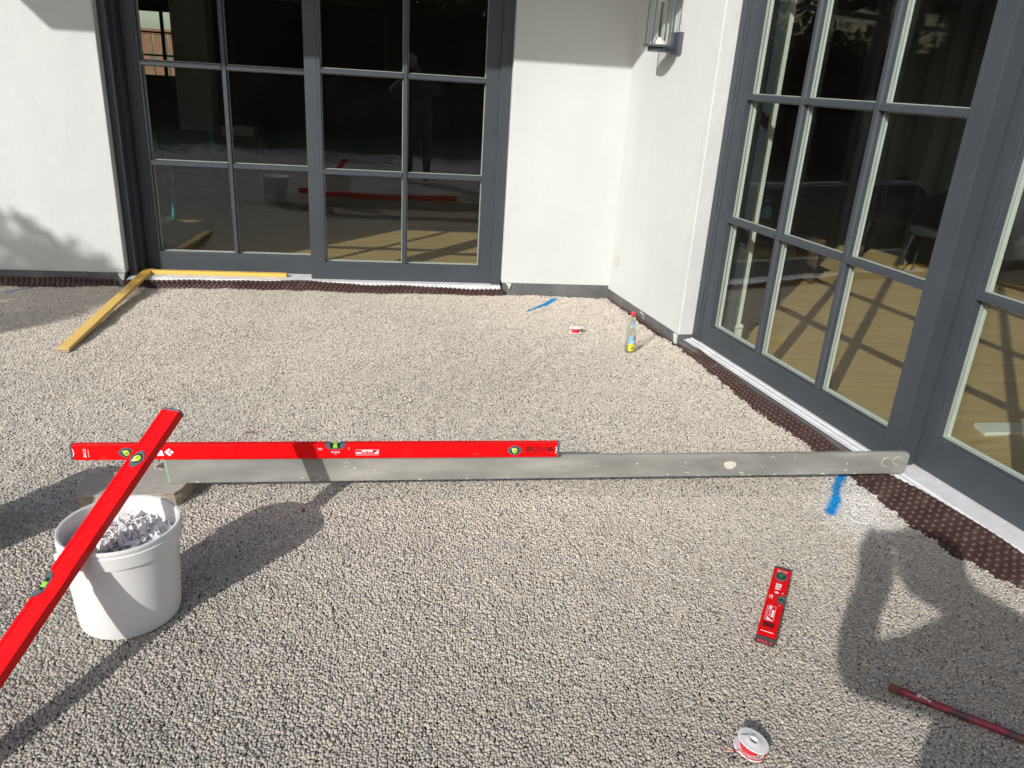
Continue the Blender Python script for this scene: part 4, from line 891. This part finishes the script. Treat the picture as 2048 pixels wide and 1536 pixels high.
# ------------------------------------------------------------------ things inside the rooms
def interior_things():
    # casing with base block beside the right door
    p = empty('pilaster', 'white door casing with moulded foot inside the right door', 'casing', tuple(CR + U*1.150 + NR*.40 + Vector((0, 0, -.02))), (0, 0, ANG))
    MB().box(-.03, .03, -.028, .028, .1505, 2.95).build('shaft', M['pilaster'], p, bevel=.003)
    MB().box(-.044, .044, -.040, .040, 0, .12).build('base_block', M['pilaster'], p, bevel=.003); MB().box(-.048, .048, -.044, .044, .1205, .150).build('base_moulding', M['pilaster'], p, bevel=.008)
    # curtain
    c = MB(); v = []; n = 220
    for i in range(n + 1):
        y = 5.6 + 6.6*i/n; x = 7.6 + .07*math.sin(i*.42) + .03*math.sin(i*.17 + 1)
        v += [(x, y, 0), (x + .01*math.sin(i), y, 2.95)]
    c.add(v, [(2*i, 2*i+2, 2*i+3, 2*i+1) for i in range(n)])
    o = c.build('curtain', M['curtain'], smooth=True); sm = o.modifiers.new('s', 'SOLIDIFY'); sm.thickness = .004
    tag(o, 'long pleated dark teal curtain inside the room behind the right door', 'curtain')
    def chair(label, loc, rz, k=0):
        t = empty('chair', label, 'chair', loc, (0, 0, rz), 'dark tub chairs inside')
        MB().lathe([(.20, .40), (.25, .42), (.26, .47), (.22, .50), (.02, .505)], 28).build('seat', M['dark_fabric'], t, auto=True)
        v = []; m_ = 20
        for i in range(m_ + 1):
            a = PI*.05 + PI*.9*i/m_; e = .84 - .18*abs(i - m_/2)/(m_/2)
            for r_1, z in ((.255, .45), (.285, e), (.255, e + .01), (.225, .47)): v.append((r_1*math.cos(a), r_1*math.sin(a), z))
        MB().add(v, [(4*i+q, 4*i+4+q, 4*i+4+(q+1) % 4, 4*i+(q+1) % 4) for i in range(m_) for q in range(4)]).build('backrest', M['dark_fabric'], t, auto=True)
        for sx in (-1, 1):
            for sy in (-1, 1): MB().tube([(sx*.17, sy*.17, .41), (sx*.23, sy*.23, 0)], [.016, .009], 8).build('leg', M['dark_fabric'], t)
    chair('dark tub chair inside in front of the teal curtain, nearer one', (5.0, 6.75, -.02), -.9); chair('dark tub chair inside, partly hidden behind the nearer tub chair', (5.05, 7.6, -.02), -.7)
    # sofa with red star blanket
    s = empty('sofa', 'low dark sofa inside behind the left pane of the back door', 'sofa', (-2.75, 9.9, -.02), (0, 0, -.06))
    MB().box(-.9, .75, -.29, .5, .12, .42).build('seat', M['dark_fabric'], s, bevel=.03); MB().box(-.9, .75, -.45, -.30, .10, .74).build('backrest', M['dark_fabric'], s, bevel=.03)
    b = MB(); v = []; n = 24
    for i in range(n + 1):
        for j in range(9):
            u, w_ = i/n, j/8; v.append((-.8 + 1.35*u, -.475 - .008*math.sin(u*26 + w_*4) - .008*math.cos(w_*9), .16 + .60*w_))
    b.add(v, [(i*9+j, i*9+9+j, i*9+10+j, i*9+j+1) for i in range(n) for j in range(8)])
    bl_ = b.build('blanket', M['red_cloth'], None, smooth=True); bl_.location = s.location; bl_.rotation_euler = s.rotation_euler
    tag(bl_, 'red blanket with pale stars hung over the back of the dark sofa', 'blanket')
    for i in range(8):
        for j in range(4):
            cx, cz, r_1 = -.72 + i*.17 + .08*(j % 2), .25 + j*.14, .027
            if cx > .5: continue
            pts = [(cx + (r_1 if k % 2 == 0 else r_1*.42)*math.sin(PI*k/5), cz + (r_1 if k % 2 == 0 else r_1*.42)*math.cos(PI*k/5)) for k in range(10)]
            MB().prism(pts, -.502, -.494).build('star', M['cream'], bl_)
    # teal bentwood chair
    t = empty('armchair', 'chair with curved teal bentwood frame inside the left pane', 'chair', (-2.16, 8.55, -.02), (0, 0, .5))
    for x in (-.28, .28):
        MB().tube([(x, .32, .80), (x, .22, .83), (x, .16, .74), (x, .16, .62), (x, -.1, .60), (x, -.30, .58), (x, -.36, .50), (x, -.36, .25), (x, -.30, .05), (x, -.15, .02), (x, .4, .02)], .022, 8).build('frame_side', M['teal'], t, smooth=True)
    MB().box(-.25, .25, -.28, .28, .36, .44).build('seat', M['dark_fabric'], t, bevel=.02); MB().box(-.25, .25, .20, .28, .45, .85).build('backrest', M['dark_fabric'], t, bevel=.02)
    # side table with open box
    q = empty('side_table', 'small side table inside carrying a pale open box', 'table', (-2.0, 10.4, -.02))
    MB().box(-.3, .3, -.25, .25, .66, .70).build('tabletop', M['wood_dark'], q)
    for sx in (-1, 1):
        for sy in (-1, 1): MB().box(sx*.26 - .02, sx*.26 + .02, sy*.21 - .02, sy*.21 + .02, 0, .66).build('leg', M['wood_dark'], q)
    tag(MB().box(-2.2, -1.82, 10.25, 10.52, .681, .79).build('cardboard_box', M['cream'], bevel=.004), 'pale flat box on the side table inside', 'box')
    # picture frame on the far wall
    pf_ = empty('picture_frame', 'large dark picture frame on the wall of the back room', 'picture', (-1.35, 12.48, 1.45))
    MB().box(-1.05, 1.05, -.02, 0, 0, .9).build('picture', M['dark_fabric'], pf_)
    b = MB(); b.box(-1.1, 1.1, -.04, -.001, -.05, -.001); b.box(-1.1, 1.1, -.04, -.001, .901, .95); b.box(-1.1, -1.051, -.04, -.001, 0, .9); b.box(1.051, 1.1, -.04, -.001, 0, .9); b.build('frame', M['wood_dark'], pf_)
    tag(MB().box(-2.95, -2.52, 11.3, 11.7, -.02, 3.04).build('room_pillar', M['pilaster']), 'plain square pillar in the back room', 'pillar')
    # low bench with water bottle inside, right door
    k = empty('bench', 'low dark bench inside close to the right door', 'bench', (3.15, 6.5, -.02), (0, 0, .1))
    MB().box(-.2, .5, -.18, .18, .36, .40).build('bench_top', M['wood_dark'], k)
    for sx in (-.16, .46): MB().box(sx - .02, sx + .02, -.15, .15, 0, .36).build('leg', M['wood_dark'], k)
    wbt = empty('water_bottle', 'clear plastic water bottle with blue wrapper inside the right door', 'bottle', (3.10, 6.45, .381))
    MB().lathe([(.04, 0), (.048, .01), (.048, .10), (.044, .12), (.048, .14), (.048, .20), (.03, .25), (.014, .28), (.014, .30)], 20, cap=False).build('bottle_body', M['clear'], wbt, smooth=True)
    MB().lathe([(.0505, .16), (.0505, .235), (.03, .262)], 20, cap=False).build('label', M['label_blue'], wbt, smooth=True); MB().lathe([(.016, .295), (.016, .315)], 14).build('cap', M['label_blue'], wbt)
    tag(MB().add([(0, 0, 0), (.9, .05, 0), (.95, .12, 0), (0.03, .12, 0), (0, 0, .018), (.9, .05, .018), (.95, .12, .018), (.03, .12, .018)], [(3, 2, 1, 0), (4, 5, 6, 7), (0, 1, 5, 4), (1, 2, 6, 5), (2, 3, 7, 6), (3, 0, 4, 7)]).build('white_board', M['pilaster']), 'narrow white board lying on the oak floor inside the right door', 'board').location = (2.95, 3.25, -.019)
interior_things()

# ------------------------------------------------------------------ garden behind the camera (reflected in the glass, casts the dappled shade)
def foliage(name, label, cat, centers, n, size, mt, trunk=None, group=None, seed=0):
    rs = np.random.default_rng(seed); V = []; 
    w_ = np.array([c[3]*c[4]*c[5] for c in centers]) ** .75; w_ /= w_.sum(); idx = rs.choice(len(centers), n, p=w_)
    C_ = np.array([c[:3] for c in centers])[idx]; Rr = np.array([c[3:6] for c in centers])[idx]
    d = rs.normal(size=(n, 3)); d /= np.linalg.norm(d, axis=1)[:, None]; P = C_ + d*Rr*(rs.random((n, 1))**.4)
    a = rs.normal(size=(n, 3)); a /= np.linalg.norm(a, axis=1)[:, None]; b = np.cross(a, rs.normal(size=(n, 3))); b /= np.linalg.norm(b, axis=1)[:, None]
    s = size*rs.uniform(.6, 1.3, (n, 1)); V = np.stack([P - a*s, P + b*s*.5, P + a*s, P - b*s*.5], 1).reshape(-1, 3)
    o = new('crown', V, [tuple(range(4*i, 4*i+4)) for i in range(n)], mt)
    t = empty(name, label, cat, group=group); o.parent = t
    if trunk: MB().tube(trunk[0], trunk[1], 8).build('trunk', M['bark'], t, smooth=True)
    return t
rs = random.Random(3)
spots = [(-13, -6.5), (-10.5, -9.5), (-8, -12.5), (-4.5, -12), (-1.5, -13), (1.5, -12), (4.5, -12.5), (7.5, -11)]
names = ['far left', 'left', 'second from left', 'left of centre', 'centre', 'right of centre', 'right', 'far right']
for k, (x, y) in enumerate(spots):
    h = rs.uniform(3.8, 4.6); cs = [(x + rs.uniform(-1, 1), y + rs.uniform(-1, 1), h*rs.uniform(.45, .82), rs.uniform(.8, 1.5), rs.uniform(.8, 1.5), rs.uniform(.7, 1.2)) for _ in range(6)]
    foliage('garden_tree', f'leafy garden tree behind the photographer, {names[k]} of the row', 'tree', cs, 1900, .14, M['leaf'] if k % 2 else M['leaf_dark'], ([(x, y, -.06), (x + .05, y, 1.2), (x, y + .05, h*.7)], [.16, .12, .06]), 'garden trees behind the terrace', k)
hc = [(x, -9.6 + .3*math.sin(x*2), z + .3*math.sin(x*1.7), .9, .6, .8) for x in np.arange(-12, 12, .9) for z in (.5, 1.6, 2.7, 3.7)]
hg = foliage('hedge', 'tall dense green hedge behind the photographer, raised to hide sky in reflections', 'hedge', hc, 26000, .09, M['leaf_dark'], seed=50)  # made taller and denser so the glass mirrors no bright sky
MB().box(-12.5, 12.5, -9.95, -9.8, -.06, 3.2).build('sky_block_core', M['leaf_dark'], hg)  # solid box added inside the hedge to block sky glimpses in reflections
hc = [(-10.6 + .3*math.sin(y*2), y, z, .6, .9, .7) for y in np.arange(-9, 6, .9) for z in (.5, 1.5, 2.4)]
hg = foliage('hedge', 'dense green side hedge added at the left to darken the right door reflections', 'hedge', hc, 9000, .09, M['leaf_dark'], seed=51)  # unseen hedge added so the right door mirrors something dark
MB().box(-10.75, -10.5, -9.4, 5.7, -.06, 2.5).build('sky_block_core', M['leaf_dark'], hg)  # solid box added so no sky shows through this hedge
# tree left of the terrace whose lower boughs throw soft dappled shade on the wall foot
def ca(c, a): return (.7986*c + .6018*a, -.6018*c + .7986*a)
cs_ = []
for k in range(52):
    c = -6.05 + rs.uniform(-1.2, 1.35); e = 3.05 + rs.uniform(-.80, .80) - .35*max(0, c + 5.3); a = -3.6 + rs.uniform(-.5, .5); z = (e - a)*.519
    cs_.append((*ca(c, a), z, rs.uniform(.16, .34), rs.uniform(.16, .34), rs.uniform(.08, .15)))
for k in range(14):
    c = -7.3 + rs.uniform(-.8, .5); a = -3.8 + rs.uniform(-.7, .7); cs_.append((*ca(c, a), 3.6 + rs.uniform(-.5, .9), .5, .5, .35))
tx, ty = ca(-7.3, -3.8)
foliage('shade_tree', 'leafy tree left of the terrace whose boughs dapple the foot of the wall', 'tree', cs_, 14000, .055, M['leaf'], ([(tx, ty, -.05), (tx + .1, ty, 1.8), (tx, ty + .1, 3.4), (tx + .6, ty + .2, 3.5)], [.16, .12, .07, .03]), seed=60)

# ------------------------------------------------------------------ the photographer (behind the camera: shadow on the gravel, reflection in the glass)
def skin(name, chains, mt, parent, sub=1):
    v = []; e = []; r = []
    for ch in chains:
        base = None
        for q in ch:
            if isinstance(q, int): base = q; continue
            v.append(q[:3]); r.append(q[3]); 
            if base is not None: e.append((base, len(v) - 1))
            base = len(v) - 1
    me = bpy.data.meshes.new(name); me.from_pydata(v, e, []); o = bpy.data.objects.new(name, me); COL.objects.link(o); o.parent = parent
    md = o.modifiers.new('skin', 'SKIN'); md.use_smooth_shade = True
    for i, rr in enumerate(r): me.skin_vertices[0].data[i].radius = rr if isinstance(rr, tuple) else (rr, rr)
    me.skin_vertices[0].data[0].use_root = True
    s = o.modifiers.new('sub', 'SUBSURF'); s.levels = sub; s.render_levels = sub
    me.materials.append(mt)
    return o
def person():
    X0, Yb = .17, -.43
    t = empty('person', 'person in dark clothes and cap holding a phone, mirrored in the back door glass', 'person', (X0, Yb, -.004))
    L = lambda x, y, z, r: (x - X0, y - Yb, z, r)
    ch = [[L(.17, -.46, .92, (.21, .15)), L(.17, -.46, 1.08, (.20, .15)), L(.17, -.45, 1.22, (.22, .15)), L(.18, -.43, 1.345, (.17, .12)), L(.17, -.40, 1.43, .062), L(.12, -.37, 1.50, .068), L(.07, -.34, 1.56, (.088, .10)), L(.05, -.33, 1.625, (.086, .10)), L(.045, -.33, 1.68, (.05, .06))],
          [0, L(.07, -.46, .82, .115), L(.05, -.44, .48, .085), L(.04, -.47, .12, .060), L(.04, -.40, .045, .05), L(.03, -.28, .035, .04)],
          [0, L(.27, -.46, .82, .115), L(.29, -.44, .48, .085), L(.30, -.47, .12, .060), L(.30, -.40, .045, .05), L(.31, -.28, .035, .04)]]
    ch += [[3, L(-.03, -.41, 1.325, .095), L(-.16, -.30, 1.265, .074), L(-.09, -.19, 1.36, .056), L(-.01, -.115, 1.41, .062), L(.0, -.085, 1.47, .068), L(-.01, -.070, 1.535, .060), L(-.01, -.068, 1.565, .03)],
           [3, L(.37, -.41, 1.325, .090), L(.49, -.32, 1.27, .080), L(.33, -.20, 1.36, .056), L(.16, -.115, 1.40, .070), L(.14, -.09, 1.46, .075), L(.145, -.070, 1.535, .060), L(.145, -.068, 1.565, .03)]]
    skin('body', ch, M['shirt'], t, 2)
    # fingers of both hands round the phone
    X0_, Y0_ = .17, -.43
    for sx, x in ((-1, -.030), (1, .170)):
        fg = []
        for k in range(4):
            z = 1.560 - .019*k; ln = (.062, .068, .064, .052)[k]; fg.append([L(x, -.05, z, .0085), L(x - sx*.006, -.028, z, .008), L(x - sx*.022, -.022, z, .0072), L(x - sx*(.02 + ln*.35), -.021, z, .006)])
        for c in fg: skin('finger', [c], M['skin'], t, 1)
        skin('thumb', [[L(x, -.055, 1.49, .011), L(x - sx*.014, -.052, 1.515, .009), L(x - sx*.028, -.045, 1.53, .008)]], M['skin'], t, 1)
    f = MB().lathe([(.02, 0), (.066, .03), (.075, .09), (.070, .14), (.03, .17)], 24, sx=.9, sy=1.1).build('face', M['skin'], t, auto=True); f.location = (-.12, .120, 1.505)
    MB().lathe([(0, 0), (.012, .0), (.014, .02), (.006, .045), (0, .05)], 10).build('nose', M['skin'], t, smooth=True).location = (-.12, .20, 1.555)
    MB().lathe([(.095, 0), (.097, .03), (.085, .07), (.05, .095), (0, .105)], 28, sx=.92, sy=1.1).build('cap', M['cap_cloth'], t, auto=True).location = (-.12, .10, 1.62)
    MB().prism([(-.075, 0), (.075, 0), (.065, .06), (.03, .085), (-.03, .085), (-.065, .06)], 0, .005, 'z').build('cap_peak', M['cap_cloth'], t).location = (-.12, .185, 1.633)
person()
ph = MB().box(-.012, .150, -.036, -.027, 1.476, 1.558).build('phone', M['black_rubber'], bevel=.003)
tag(ph, 'dark phone held level by the photographer', 'phone')
